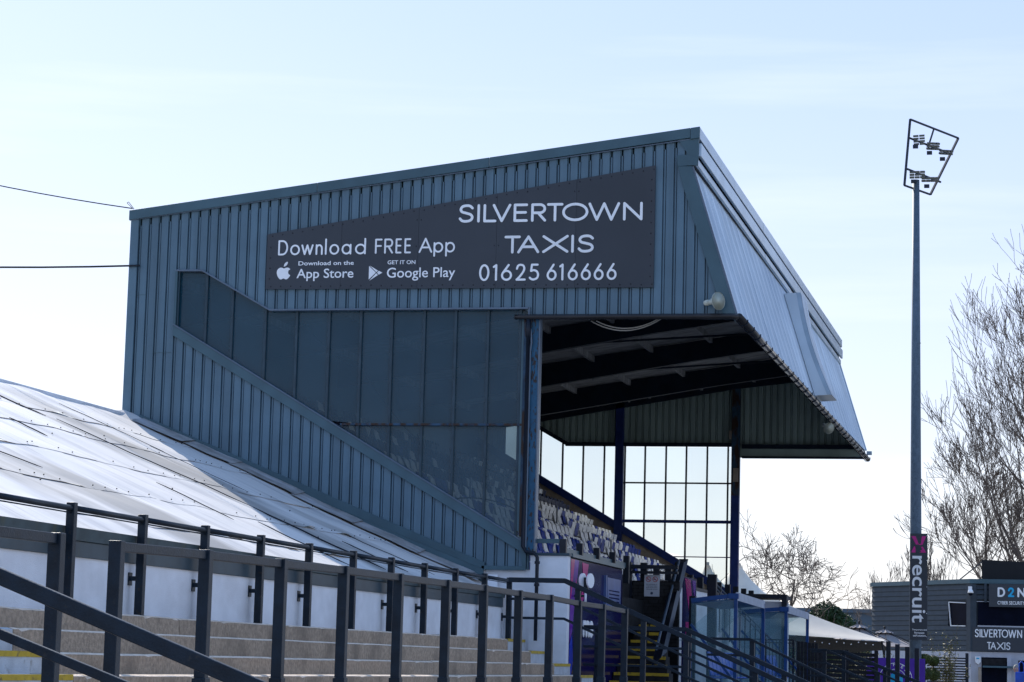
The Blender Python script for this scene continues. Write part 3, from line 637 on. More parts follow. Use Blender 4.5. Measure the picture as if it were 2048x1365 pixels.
# fruit emblem with bite and leaf
def shape2(pts, org, s, m, nm, parent, nrm=-.004):
    return MB().prism([(org[0] + p[0] * s, yb - .001, org[1] + p[1] * s) for p in pts], (0, nrm, 0)).build(nm, m, parent)
body = cat_rom([(.5, .72), (.38, .77), (.24, .77), (.08, .66), (.02, .46), (.08, .22), (.22, .03), (.34, -.01), (.5, .05), (.66, -.01), (.80, .04), (.96, .25), (.86, .33), (.81, .46), (.85, .60), (.95, .66), (.84, .76), (.70, .78), (.58, .74), (.5, .72)], 4)[:-1]
shape2(body, (-14.765, 8.685), .285, 'white', 'fruit_emblem', SB)
shape2(cat_rom([(.5, .84), (.52, .98), (.62, 1.12), (.76, 1.17), (.74, 1.02), (.64, .9), (.5, .84)], 4)[:-1], (-14.765, 8.685), .285, 'white', 'fruit_emblem', SB)
for tri in ([(0, .08), (0, .97), (.47, .53)], [(.04, 1.0), (.62, .66), (.50, .56)], [(.04, 0), (.50, .49), (.62, .37)], [(.55, .525), (.67, .65), (.92, .52), (.67, .39)]):
    shape2(tri, (-12.943, 8.64), .287, 'white', 'triangle_emblem', SB)

# ---- loudspeakers
def horn(loc, d, s, label):
    o = thing('horn_loudspeaker', loc, label, 'loudspeaker', 'loudspeakers on the grandstand'); d = Vector(d).normalized(); p = Vector(loc)
    out = [(-.20, .045), (-.16, .06), (-.10, .055), (-.09, .04), (0, .055), (.06, .08), (.12, .125), (.155, .17)]
    MB().tube([p + d * a * s for a, r in out], [r * s for a, r in out], 20, caps=False).build('horn_bell', 'horn', o, smooth=True)
    inn = [(.156, .166), (.12, .115), (.06, .07), (0, .045), (-.02, .03)]
    MB().tube([p + d * a * s for a, r in inn], [r * s for a, r in inn], 20).build('horn_throat', 'hornin', o, smooth=True)
    MB().tube([p + d * a * s for a in (.145, .160)], [.176 * s, .176 * s], 20, caps=False).build('horn_rim', 'horn', o)
    MB().tube([p + d * -.02 * s, p + d * .15 * s], [.03 * s, .038 * s], 10).build('horn_core', 'horn', o, smooth=True)
    MB().bar(p + Vector((-.08, 0, 0)) * s, p + Vector((-.02, .30, .12)) * s, .04, .03).build('bracket', 'horn', o)
    return o
horn((-6.42, 42.80, 8.16), (.80, -.58, .02), .95, 'cream horn loudspeaker on the end wall above the gutter corner')
horn((-6.10, 60, 7.62), (.6, -.8, -.4), .85, 'grey horn loudspeaker hanging under the long front gutter')
# ---- projecting board on the front slope
PB = thing('projecting_sign', (-6.1, 56, 7.9), 'tall narrow box sign standing off the sloping front sheeting', 'sign')
prof = []
for k in range(9):
    t = k / 8; z = 10.42 - t * 2.42; x = -6.60 + .80 * t + .16 * math.sin(math.pi * t) * -1 + .0
    prof.append((x, z))
outer = [(-6.868 + (10.69 - z) * .3095 + .42 - .10 * math.sin(math.pi * i / 8) + .0, z) for i, (x, z) in enumerate(prof)]
inner = [(-6.868 + (10.69 - z) * .3095 + .03, z - .02) for x, z in prof]
ys = 56.3
MB().prism([(x, ys, z) for x, z in outer] + [(x, ys, z) for x, z in reversed(inner)], (0, 1.3, 0)).build('sign_box', 'front', PB)
v = [];
for (x, z) in outer: v += [(x + .006, ys + .03, z), (x + .006, ys + 1.27, z)]
MB().add(v, [(2 * i, 2 * i + 1, 2 * i + 3, 2 * i + 2) for i in range(8)]).build('sign_face', 'finface', PB)
MB().prism([(x + .004, ys - .004, z) for x, z in outer] + [(x - .10, ys - .004, z) for x, z in reversed(outer)], (0, .003, 0)).build('sign_edge', 'fascia', PB)

# ---- notice on the brick wall
NB = thing('warning_notice', (-8.87, 51.08, 3.1), 'white no smoking and no vaping notice on the dark brick wall', 'sign')
MB().box(-9.035, -8.705, 51.06, 51.075, 3.085, 3.545).build('notice_plate', 'paper', NB)
def ring(cx, cz_, r, w, y, m, nm, par):
    v = []; n = 20
    for k in range(n):
        a = 2 * math.pi * k / n
        for rr in (r - w, r): v.append((cx + rr * math.cos(a), y, cz_ + rr * math.sin(a)))
    MB().add(v, [(2 * k, 2 * k + 1, (2 * k + 3) % (2 * n), (2 * k + 2) % (2 * n)) for k in range(n)]).build(nm, m, par)
for cx in (-8.945, -8.80):
    ring(cx, 3.45, .058, .012, 51.057, 'red', 'warning_ring', NB); MB().bar((cx - .04, 51.056, 3.49), (cx + .04, 51.056, 3.41), .002, .012).build('warning_bar', 'red', NB)
    MB().box(cx - .035, cx + .02, 51.0575, 51.0595, 3.443, 3.457).build('warning_symbol', 'ink', NB)
for k, b_ in enumerate(('No smoking or', 'vaping in this', 'area at any time', 'thank you')): text('lettering', b_, (-8.99, 51.058, 3.33 - k * .035), .24, .022, 'ink', NB, bold=.02)
MB().tube([(-8.87, 51.059, 3.155), (-8.87, 51.055, 3.155)], .03, 12).build('round_emblem', 'ink', NB)
# ---- pair of white sanitiser discs on a post by the hoarding
HS = thing('wall_dispenser', (-8.8, 43.6, 1.5), 'pair of white round discs on a short bracket beside the purple hoarding', 'dispenser')
MB().tube([(-8.8, 43.6, 2.72), (-8.8, 43.6, 2.95)], .022, 8).build('short_post', 'white', HS, smooth=True)
for dx in (-.07, .07): MB().tube([(-8.8 + dx, 43.6, 3.14), (-8.8 + dx + .028, 43.592, 3.14)], .135, 20).build('disc', 'white', HS)
MB().box(-8.84, -8.76, 43.6, 43.7, 2.9, 3.2).box(-9.02, -8.8, 43.61, 43.65, 2.84, 2.88).build('bracket', 'black', HS)

# ---- seats
def seat(shell, pan, name='stadium_seat'):
    o = thing(name, (0, 0, 0), 'x', 'seat')
    def bk(u, v):
        y = (u - .5) * .385; w = 1 - .22 * max(0, v - .5) / .5 * abs(2 * u - 1) ** 3
        return (-.30 - .12 * v + .09 * (2 * u - 1) ** 2 - .03 * math.sin(math.pi * v), y * w, .41 + v * .35 - .07 * (abs(2 * u - 1) ** 3) * v)
    MB().grid(bk, 6, 5).build('seat_back', shell, o, smooth=True, sol=.012)
    MB().grid(lambda u, v: (-.17 + .05 * v - .05 * math.sin(math.pi * u), (u - .5) * .39, .26 + .24 * v - .03 * (2 * u - 1) ** 2), 4, 3).build('seat_pan', pan, o, smooth=True, sol=.03)
    MB().bar((-.27, 0, 0), (-.27, 0, .40), .03, .03).bar((-.27, -.23, .37), (-.27, .23, .37), .03, .03).build('seat_bracket', 'black', o)
    return o
protos = {'w': seat('seatw', 'seatw'), 'v': seat('seatw', 'seatb'), 'b': seat('seatb', 'seatb'), 'c': seat('seatb', 'seatw'), 'n': seat('seatn', 'seatn')}
rng = random.Random(11); spots = []
for k in range(9):
    n = 0; y = Y0 + .55
    while y < Y1 - .5:
        g_ = (y - Y0) % 9.1
        if not (8.0 < g_ < 8.9):
            r_ = rng.random(); blk = int((y - Y0) / 9.1)
            if k >= 6: kind = 'n' if r_ < .85 else 'w'
            elif k >= 5: kind = 'n' if (r_ < .45 and blk < 2) else ('b' if r_ < .2 else 'w')
            elif k >= 2: kind = 'b' if r_ < .38 else 'w'
            else: kind = 'b' if r_ < .28 else 'w'
            if y > Y1 - 1.1: kind = 'n'
            if kind == 'w' and rng.random() < .33: kind = 'v'
            if kind == 'b' and rng.random() < .3: kind = 'c'
            spots.append((RX[k], y, RZ[k], kind, k))
        y += .495
spots.sort(key=lambda s: (s[1] + (0 if s[4] < 6 else 3) + (abs(s[1] - 46) * 0)))
ordw = ['front', 'second', 'third', 'fourth', 'fifth', 'sixth', 'seventh', 'eighth', 'top']
used = {k_: 0 for k_ in protos}; cname = {'w': 'all white', 'v': 'white-backed, blue-bottomed', 'b': 'all blue', 'c': 'blue-backed, white-bottomed', 'n': 'dark navy'}
for i, (x, y, z, kd, k) in enumerate(spots[:300]):
    o = protos[kd] if used[kd] == 0 else copy_tree(protos[kd]); used[kd] += 1
    o.location = (x, y, z); o['label'] = '%s tip-up plastic seat in the %s row of the grandstand' % (cname[kd], ordw[k]); o['group'] = '%s seats in the %s row of the grandstand' % (cname[kd], ordw[k])
for kd, mm in (('w', 'seatw'), ('b', 'seatb'), ('n', 'seatn')):
    mb = MB()
    for (x, y, z, q, k) in spots[300:]:
        if {'v': 'w', 'c': 'b'}.get(q, q) == kd:
            mb.grid(lambda u, v: (x - .30 - .10 * v + .07 * (2 * u - 1) ** 2, y + (u - .5) * .385 * (1 - .2 * v * v), z + .41 + v * .35), 3, 3)
            mb.grid(lambda u, v: (x - .20 + .06 * v, y + (u - .5) * .41, z + .30 + .33 * v), 2, 1)
            mb.bar((x - .27, y, z), (x - .27, y, z + .36), .03, .03)
    if mb.v: tag(mb.build('far_seats', mm, None, smooth=True), kind='stuff')
# steel barriers on the deck gangways
for j, yv in enumerate((Y0 + 8.35, Y0 + 17.45)):
    o = thing('gangway_barrier', (-12, yv, 3.5), ('nearer' if j == 0 else 'farther') + ' thin steel gangway barrier among the seats', 'barrier', 'gangway barriers')
    for k in range(0, 8, 2): MB().bar((RX[k] - .1, yv, RZ[k]), (RX[k] - .1, yv, RZ[k] + .9), .04, .04).build('post', 'metal', o)

# ================================================================== LOWER BUILDING WITH SHEETED ROOF
# roof sheets
ms = bpy.data.materials.new('old_roof_sheet'); ms.use_nodes = True; t = ms.node_tree; b = t.nodes['Principled BSDF']; b.inputs['Roughness'].default_value = .55
tx = t.nodes.new('ShaderNodeTexCoord'); k_ = t.links.new
def nzn(scale, st, det, lo, hi, loc=(0, 0, 0)):
    a = t.nodes.new('ShaderNodeMapping'); a.inputs['Scale'].default_value = st; a.inputs['Location'].default_value = loc; k_(tx.outputs['Object'], a.inputs[0])
    n = t.nodes.new('ShaderNodeTexNoise'); n.inputs['Scale'].default_value = scale; n.inputs['Detail'].default_value = det; k_(a.outputs[0], n.inputs[0])
    r = t.nodes.new('ShaderNodeValToRGB'); r.color_ramp.elements[0].position = lo; r.color_ramp.elements[1].position = hi; k_(n.outputs[0], r.inputs[0]); return r.outputs[0]
def mixc(a, f, c):
    x = t.nodes.new('ShaderNodeMix'); x.data_type = 'RGBA'; k_(f, x.inputs[0]); x.inputs[7].default_value = (*c, 1)
    if isinstance(a, tuple): x.inputs[6].default_value = (*a, 1)
    else: k_(a, x.inputs[6])
    return x.outputs[2]
c = mixc((.72, .68, .645), nzn(1.0, (.25, 1.4, .25), 5, .50, .72), (.47, .455, .46))
c = mixc(c, nzn(.35, (.35, 1.0, .35), 4, .56, .66, (4, 2, 0)), (.33, .31, .29))
c = mixc(c, nzn(3.0, (.25, 3.0, .25), 8, .58, .80, (1, 7, 0)), (.38, .36, .34))
k_(c, b.inputs['Base Color']); M['roofsheet'] = ms
M['valley'] = overlay(mat('mossy_sheet', (.30, .29, .28), .8, 0, .25, 3), (.46, .46, .48), 2, .5, .7, (.4, 1.5, 1))
CH = thing('lower_building', (-14, 30, 0), 'low white rendered building with a pale sheeted lean-to roof behind the terrace', 'building')
rise = lambda x: 6.10 - .434 * (x + 17.7)
def wob(x, y): return .045 * noise.noise(Vector((x * .5, y * .45, 0))) + .02 * noise.noise(Vector((x * 1.7, y * 1.3, 5)))
rowx = [-17.72, -16.15, -14.95, -13.57, -12.15, -10.92, -10.20]
rg = random.Random(5)
for r in range(6):
    y = 14.0 - rg.random() * 1.5
    xa, xb = rowx[r], rowx[r + 1] + .07
    while y < 42.9:
        L_ = rg.choice((2.0, 2.4, 2.7)); y2 = min(y + L_, 42.98)
        if 43 - y2 < .6: y2 = 42.98
        lift = .003 + rg.random() * .008; torn = rg.random() < .22; ta = rg.random(); 
        def f(u, v, xa=xa, xb=xb, y=y, y2=y2, lift=lift, torn=torn, ta=ta, r=r):
            X_ = xa + (xb - xa) * u; Y_ = y + (y2 + .04 - y) * v
            up = .07 * max(0, (Y_ - 42.2) / .8) ** 2 * (1 if X_ < -10.7 else .3)
            cur = (.05 * max(0, 1 - abs(v - ta) / .22) if torn and u > .9 else 0)
            return (X_, Y_, rise(X_) + wob(X_, Y_) + up + lift * (u + v) + cur + (.012 * (1 - r / 6)))
        MB().grid(f, 8, 10).build('roof_sheet', 'roofsheet', CH, smooth=True)
        y = y2
mb = MB(); mw = MB()
for r in range(1, 7):
    y = 15
    while y < 42.8:
        y += rg.uniform(.28, .55); x = rowx[r] + rg.uniform(-.06, .02)
        if rg.random() < .6: mb.ball((x, y, rise(x) + wob(x, y) + .035), (.011, .011, .010), 6, 4)
for _ in range(18):
    x = rg.uniform(-17, -10.6); y = rg.uniform(20, 42); mb.ball((x, y, rise(x) + wob(x, y) + .03), .012, 6, 4)
mb.build('roof_fixings', 'screw', CH, kind='stuff')
# dirty valley sheets against the end wall
x = -17.3
while x < -10.7:
    x2 = min(x + rg.uniform(.9, 1.4), -10.6); wv = rg.uniform(.45, .75)
    MB().grid(lambda u, v: (x + (x2 + .05 - x) * u, 42.99 - (wv + .12 * noise.noise(Vector((x + u * 2, 1, 2)))) * (1 - v), rise(x + (x2 - x) * u) + wob(x + (x2 - x) * u, 42.5) + .045 + .09 * v), 8, 3).build('valley_sheet', 'valley', CH, smooth=True); x = x2
# tar seams and lifted laps
for (xa, ya, xb, yb2, w) in ((-16.9, 34.75, -15.6, 34.7, .022), (-15.6, 35.1, -12.6, 36.0, .018), (-12.6, 36.0, -10.5, 36.3, .028), (-15.3, 38.3, -13.6, 38.6, .012), (-12.9, 32.6, -11.7, 32.6, .016), (-14.9, 31.9, -14.3, 31.9, .02), (-16.9, 38.1, -15.1, 38.45, .012), (-13.0, 27.3, -12.6, 28.0, .014), (-11.6, 37.5, -10.5, 37.6, .02), (-12.2, 39.4, -10.6, 39.6, .014), (-11.9, 34.2, -10.45, 34.3, .018)):
    pts = []
    for i in range(9):
        q = i / 8; x = xa + (xb - xa) * q; y = ya + (yb2 - ya) * q + rg.uniform(-.015, .015); pts.append((x, y, rise(x) + wob(x, y) + .035))
    MB().tube(pts, [w * .25] + [w * .5] * 7 + [w * .2], 6).build('seam', 'screw', CH)
MB().box(-17.72, -17.60, 14, 42.98, 5.9, 6.12).build('ridge_capping', 'render', CH)
MB().box(-17.7, -10.30, 14, 42.9, 0, 2.5).build('wall_core', 'render', CH)
MB().box(-10.30, -10.13, 14, 42.7, 1.6, 2.60).build('front_wall', 'render', CH)
MB().prism([(-10.32, 14, 2.60), (-10.105, 14, 2.60), (-10.105, 14, 2.765), (-10.32, 14, 2.765)], (0, 28.6, 0)).build('fascia_board', 'band', CH, bevel=.005)
MB().prism([(-10.32, 14, 2.768), (-10.085, 14, 2.768), (-10.065, 14, 2.90), (-10.32, 14, 2.90)], (0, 28.62, 0)).build('eave_gutter', 'gutmoss', CH)
MB().prism([(-17.6, 42.955, 6.09), (-10.58, 42.955, 3.32), (-10.58, 42.955, 1.5), (-17.6, 42.955, 1.5)], (0, .035, 0)).build('upstand', 'trim', CH)
MB().box(-10.575, -10.31, 42.955, 42.99, 1.5, 3.2).build('gable_wall', 'render', CH)
# overhead cables on the left
def cable(name, pts, r, label, m='cable'):
    P = [];
    for i in range(len(pts) - 1):
        for k in range(8):
            q = k / 8; P.append(Vector(pts[i]).lerp(Vector(pts[i + 1]), q))
    P.append(Vector(pts[-1])); o = MB().tube(P, r, 6).build(name, m, None, smooth=True); tag(o, label, 'cable'); return o
def sagline(a, b, s, n=12): 
    a = Vector(a); b = Vector(b); return [tuple(a.lerp(b, i / n) - Vector((0, 0, s * 4 * (i / n) * (1 - i / n)))) for i in range(n + 1)]
cable('overhead_cable', sagline((-26, 44, 12.1), (-17.74, 42.95, 10.10), .15), .012, 'thin overhead cable tied to the roof corner of the grandstand')
cable('overhead_cable', sagline((-30, 43.5, 9.75), (-17.52, 42.93, 8.98), .22), .02, 'thicker overhead cable running to the rear edge of the cladding')
cable('wire_loop', [(-17.7, 42.9, 10.08), (-17.83, 42.9, 10.2), (-17.80, 42.9, 10.22), (-17.68, 42.9, 10.08)], .006, 'small loop of wire standing on the roof corner')
cable('hanging_wire', sagline((-8.65, 43.3, 7.9), (-7.5, 43.4, 7.95), .16), .012, 'pale wire sagging below the end wall gutter, upper of two', 'wirew')
cable('hanging_wire', sagline((-8.75, 43.3, 7.9), (-7.45, 43.4, 7.95), .20), .012, 'pale wire sagging below the end wall gutter, lower of two', 'wirew')
for i, (a, b2, s) in enumerate((((-16.6, 43.3, 8.3), (-14.9, 43.3, 6.6), .1), ((-14.3, 43.3, 7.9), (-13.1, 43.3, 7.0), .15), ((-13.1, 43.3, 7.0), (-11.9, 43.3, 5.6), .1), ((-12.6, 43.3, 5.8), (-12.1, 43.3, 5.0), -.05), ((-12.0, 43.3, 5.8), (-11.8, 43.3, 5.0), -.05), ((-11.2, 43.3, 4.6), (-9.95, 43.3, 4.35), -.1))):
    cable('inner_cable', sagline(a, b2, s), .014, ('black cable drooping behind the stair side glazing, ' + ('topmost', 'second from the top', 'middle long run', 'short left drop', 'short right drop', 'lowest near the column')[i]))

# ================================================================== TERRACE
TR = thing('terrace', (-8.5, 25, 0), None, None, kind='structure')
SX = [-9.75 + .42 * i for i in range(11)]; SZ = [2.03, 1.83, 1.62, 1.43, 1.25, 1.07, .89, .71, .53, .35, .17]
mcol = 'conc'
def step_block(xa, xb, y0, y1, z, h, m, nm='step_block', chips=True):
    n = max(2, int((y1 - y0) / .12)); v = []; f = []
    for i in range(n + 1):
        y = y0 + (y1 - y0) * i / n; w = .010 * noise.noise(Vector((y * 2.2, z * 7, 0))) + .006 * noise.noise(Vector((y * 9, z * 7, 3)))
        ch = -.018 * max(0, noise.noise(Vector((y * 4.5, z * 11, 8))) - .35) * 4 if chips else 0
        w2 = .014 * noise.noise(Vector((y * .8, z * 5, 1)))
        v += [(xa, y, z), (xb - .05 + w, y, z + w2 * .3 + ch * .4), (xb + w + ch, y, z - .016 + w2 * .5 + ch), (xb + .006 + w * 1.5, y, z - h)]
    for i in range(n):
        a = 4 * i; f += [(a, a + 4, a + 5, a + 1), (a + 1, a + 5, a + 6, a + 2), (a + 2, a + 6, a + 7, a + 3)]
    f += [(0, 1, 2, 3), (4 * n + 3, 4 * n + 2, 4 * n + 1, 4 * n)]
    o = MB().add(v, f).build(nm, m, TR)
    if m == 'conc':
        o.data.materials.append(M['nosing_sun_tint'])
        for i in range(n): o.data.polygons[3 * i + 1].material_index = 1  # chamfer faces take the colour with the sun in it
    return o
rg = random.Random(3)
for i in range(11):
    xa = (SX[i] - .5) if i else -10.25; xb = SX[i]; h = SZ[i] - (SZ[i + 1] if i < 10 else 0) + .02
    yl = 20.55 - .27 * i
    y = yl
    # unpainted blocks
    cuts = [yl]
    while cuts[-1] < 41.4: cuts.append(min(41.5, cuts[-1] + rg.uniform(4.2, 7.5)))
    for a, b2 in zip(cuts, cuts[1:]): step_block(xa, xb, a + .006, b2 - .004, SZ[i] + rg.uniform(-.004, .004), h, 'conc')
    # painted aisle units, left and far right
    for a, b2, nos in ((yl - 2.6, yl - .01, i > 1), (41.52, 42.9, True)):
        step_block(xa, xb - .002, a, b2, SZ[i], h, 'cwhite', 'painted_step')
        if nos: MB().box(xb - .05, xb + .006, a + .01, b2 - .01, SZ[i] - .045, SZ[i] + .005).build('painted_nosing', 'yellow', TR)
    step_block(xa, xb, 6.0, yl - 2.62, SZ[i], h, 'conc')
MB().box(-10.3, -5.3, 8, 42.9, -.4, .1).build('terrace_base', 'stepdark', TR)

# ---- railings
def railing(name, label, group=None, cat='railing', loc=(0, 0, 0)): return thing(name, loc, label, cat, group)
R1 = railing('terrace_railing', 'long tube-topped railing along the white wall at the top of the terrace', loc=(-10, 30, 2.03))
byy = [19.1, 21.05, 23.0, 24.94, 26.9, 28.9, 30.87, 32.9, 34.86, 36.76, 38.7, 40.72, 42.6]
for i, y in enumerate(byy):
    wn = 'rail_rust' if i % 3 != 1 else 'rail'
    MB().box(-10.045, -9.955, y - .045, y + .045, 2.0, 3.135).build('post', wn, R1, bevel=.006)
    pb2 = MB().box(-10.128, -10.115, y - .05, y + .05, 2.36, 2.50).box(-10.116, -10.04, y - .03, y + .02, 2.41, 2.46).build('wall_bracket', 'rail', R1)
    if i:
        ya = byy[i - 1]
        MB().tube([(-9.995, ya + .045, 3.08), (-9.995, y - .045, 3.075)], .031, 10).tube([(-9.995, ya + .045, 3.035), (-9.995, y - .045, 3.03)], .008, 6).build('top_rail', 'rail', R1, smooth=True)
fy = [16.97, 19.41, 19.41, 21.41]
fr = [(17.45, 2.487), (19.41, 2.516), (21.41, 2.533), (23.38, 2.554), (25.41, 2.561), (27.45, 2.570), (29.29, 2.578), (31.23, 2.576), (33.17, 2.579), (35.16, 2.560), (37.02, 2.560), (38.94, 2.540)]
R2 = railing('terrace_railing', 'thick square-post railing across the foreground steps, nearest the camera', loc=(-7.2, 28, .89))
for i, (y, z) in enumerate(fr):
    MB().box(-7.25, -7.15, y - .05, y + .05, .86, z).build('post', 'rail', R2, bevel=.007)
    if z: MB().box(-7.262, -7.14, y - .062, y + .062, 1.30, 1.44).build('post_collar', 'rail', R2, bevel=.006)
    if i:
        ya, za = fr[i - 1]; MB().bar((-7.2, ya + .05, za - .045), (-7.2, y - .05, z - .045), .05, .075).build('top_rail', 'rail', R2, bevel=.006)
R3 = railing('terrace_railing', 'railing stub at the far left ending in one square post beside the aisle gap', loc=(-7.2, 14, .89))
MB().box(-7.25, -7.15, 16.27, 16.37, .86, 2.483).build('post', 'rail', R3, bevel=.007)
MB().bar((-7.2, 12.0, 2.42), (-7.2, 16.27, 2.44), .05, .075).build('top_rail', 'rail', R3, bevel=.006)
MB().box(-7.25, -7.15, 12.0, 12.1, .86, 2.46).build('post', 'rail', R3, bevel=.007)
R4 = railing('aisle_handrail', 'nearest sloping two-bar handrail cutting across the lower left corner', loc=(-5.5, 14, .9))
MB().bar((-7.1, 14, 2.295), (-3.6, 14, .995), .06, .10).build('top_rail', 'rail', R4, bevel=.008)
MB().bar((-7.1, 14, 1.935), (-3.6, 14, .71), .05, .06).build('lower_rail', 'rail', R4, bevel=.006)
for x in (-6.95, -3.7): MB().box(x - .05, x + .05, 13.95, 14.05, .1, 2.295 - (x + 7.1) * .371).build('post', 'rail', R4)
def flight(label, Y, xs, x0, x1, zt, slope, xe, gaps, posts, w=.06, h=.09, m='rail'):
    """handrail: level from x0 to x1 at height zt, then falling to xe; extra bars below by gaps"""
    o = railing('stair_railing', label, 'stair railings in front of the grandstand', loc=((x0 + xe) / 2, Y, .5))
    for k, g_ in enumerate([0] + list(gaps)):
        ww, hh = (w, h) if k == 0 else (.035, .045)
        z = zt - g_
        if x1 - x0 > .05: MB().bar((x0, Y, z), (x1 + .01, Y, z), ww, hh).build('top_rail' if k == 0 else 'lower_rail', m, o, bevel=.004)
        MB().bar((x1, Y, z), (xe, Y, z - (xe - x1) * slope), ww, hh).build('top_rail' if k == 0 else 'lower_rail', m, o, bevel=.004)
    for x in posts:
        z = zt if x <= x1 else zt - (x - x1) * slope
        MB().box(x - .045, x + .045, Y + .005, Y + .095, -.0, z - .02).build('post', m, o, bevel=.004)
    return o
flight('upper flight of sloping rails starting level beside the white block', 41.5, None, -9.75, -8.75, 3.06, .435, -4.2, (.33, .66), (-8.52, -7.35, -6.6, -5.4), h=.085)
flight('sloping rails that start level in front of the yellow-edged stair', 44.0, None, -8.9, -7.0, 2.30, .41, -3.8, (.35, .68), (-8.65, -6.95, -5.2), h=.08)
flight('third flight of sloping rails in front of the first dugout', 47.0, None, -7.05, -6.2, 2.18, .46, -3.6, (.31,), (-6.18, -4.6), w=.05, h=.05)
flight('slim sloping rails in front of the slatted fence', 55.0, None, -5.95, -5.56, 2.08, .41, -3.2, (.29, .58), (-5.6, -4.4), w=.04, h=.045)
flight('broader sloping handrail behind the slim rails near the purple banner', 57.0, None, -6.1, -5.35, 2.06, .385, -2.8, (.42,), (-5.35, -4.4), w=.06, h=.075)

# ================================================================== DUGOUTS AND FENCES
def dugout(label, xb, xf, ya, yb_, zb_, zf):
    o = thing('dugout', ((xb + xf) / 2, (ya + yb_) / 2, .8), label, 'dugout', 'perspex dugouts by the pitch')
    for y in (ya, yb_):
        MB().box(xf - .035, xf + .035, y - .035, y + .035, .8, zf - .1).build('front_post', 'dugblue', o)
        MB().bar((xb, y, zb_ - .06), (xf, y, zf - .06), .05, .09).build('roof_beam', 'dugblue', o)
        MB().tube([(xb, y, 1.0), (xb, y, 1.9)], .03, 8).build('rear_post', 'dugblue', o)
        MB().bar((xb, y, 2.5), (xf - .1, y, 1.45), .05, .05).build('side_brace', 'dugblue', o)
        MB().poly([(xb, y, 1.0), (xf - .04, y, 1.0), (xf - .04, y, zf - .12), (xb, y, zb_ - .12)]).build('side_panel', 'perspex', o)
    MB().box(xf - .15, xf + .06, ya - .06, ya + .06, zf - .13, zf - .02).build('corner_block', 'dugblue', o)
    MB().prism([(xf + .0, ya - .03, zf - .16), (xf + .03, ya - .03, zf - .16), (xf + .03, ya - .03, zf + .01), (xf + .0, ya - .03, zf + .01)], (.0, yb_ - ya + .1, -.05)).build('roof_fascia', 'dugfascia', o)
    def rf(u, v):
        a = v * math.pi / 2; x = xb + (xf - xb) * math.sin(a); z = zb_ - .9 + (zf - .1 - zb_ + .9) * (1 - (1 - v) ** 2.2)
        return (x - .25 * (1 - v), ya + .03 + (yb_ - ya - .06) * u, z)
    MB().grid(rf, 4, 10).build('curved_roof', 'perspex', o, smooth=True)
    MB().prism([(xb, ya + .05, zb_ - .1), (xf, ya + .05, zf - .12), (xf, ya + .05, zf - .15), (xb, ya + .05, zb_ - .13)], (0, yb_ - ya - .1, 0)).build('roof_lining', 'dugblue', o)
    y = ya + .4
    while y < yb_ - .3:
        MB().grid(lambda u, v: (xb + .35 - .08 * v + .05 * (2 * u - 1) ** 2, y + (u - .5) * .42, 1.45 + .5 * v), 4, 4).grid(lambda u, v: (xb + .35 + .4 * v, y + (u - .5) * .42, 1.43 - .03 * math.sin(3 * v)), 3, 3).build('bench_seat', 'bluefloor', o, smooth=True, sol=.02)
        y += .5
    n = int((yb_ - ya) / .5)
    return o
dugout('nearer blue framed perspex dugout with a pale roof fascia', -7.85, -6.92, 50.0, 54.5, 3.05, 3.17)
dugout('farther blue framed perspex dugout in front of the cream canopy', -7.75, -6.70, 57.0, 61.6, 3.0, 3.09)
BX = thing('goods_kiosk', (-7.8, 62.5, .5), 'black framed white kiosk behind the dugouts', 'kiosk')
MB().box(-8.6, -7.45, 62.5, 64, .8, 3.34).build('kiosk_body', 'bldgw', BX); MB().box(-8.75, -7.42, 62.3, 64.2, 3.42, 3.52).build('kiosk_roof', 'black', BX); MB().box(-7.448, -7.32, 62.35, 62.6, .8, 3.52).build('kiosk_post', 'black', BX)
MB().box(-8.2, -7.75, 62.48, 62.495, 2.6, 3.1).build('kiosk_hatch', 'dugfascia', BX)
# balustrade with thin bars in front of the wall
BA = thing('balustrade', (-7.3, 58, .9), 'thin barred black balustrade between the dugouts and the slatted fence', 'railing')
for k in range(13): 
    x = -7.75 + k * .083; MB().box(x - .008 - (.012 if k % 4 == 0 else 0), x + .008 + (.012 if k % 4 == 0 else 0), 59.0, 59.02, 1.1, 2.33).build('bar', 'black', BA)
MB().box(-7.75, -6.75, 58.995, 59.03, 2.31, 2.34).build('top_rail', 'black', BA); MB().box(-7.75, -6.75, 58.995, 59.03, 2.24, 2.26).build('lower_rail', 'black', BA)
BB = thing('balustrade', (-8.2, 52, 2), 'steep black stair balustrade behind the nearer dugout', 'railing')
for k in range(11):
    x = -8.25 + k * .12; z = 3.55 - k * .115
    MB().box(x - .01, x + .01, 56.0, 56.02, z - 1.0, z).build('bar', 'black', BB)
for dz in (0, -.1): MB().bar((-8.3, 56.0, 3.62 + dz), (-6.95, 56.0, 2.32 + dz), .03, .025).build('sloping_rail', 'ledge', BB)
VF = thing('board_fence', (-6.5, 60, 0), 'black fence of upright boards beside the farther dugout', 'fence')
for k in range(6):
    x = -6.78 + k * .088; MB().box(x, x + .078, 60 - .01 * (k % 2), 60.03, .4, 2.31 - k * .008).build('board', 'wood', VF)
HF = thing('slatted_fence', (-5.9, 64, 0), 'dark fence of horizontal slats with light showing through the gaps', 'fence')
for k in range(13):
    z = 2.10 - k * .115; MB().prism([(-6.68, 64, z + .03), (-5.12, 64, z - .02), (-5.12, 64, z - .11), (-6.68, 64, z - .06)], (0, .025, 0)).build('slat', 'wood', HF)
for x in (-6.62, -5.92, -5.16): MB().box(x - .05, x + .05, 63.93, 63.995, 0, 2.16).build('post', 'wood', HF)
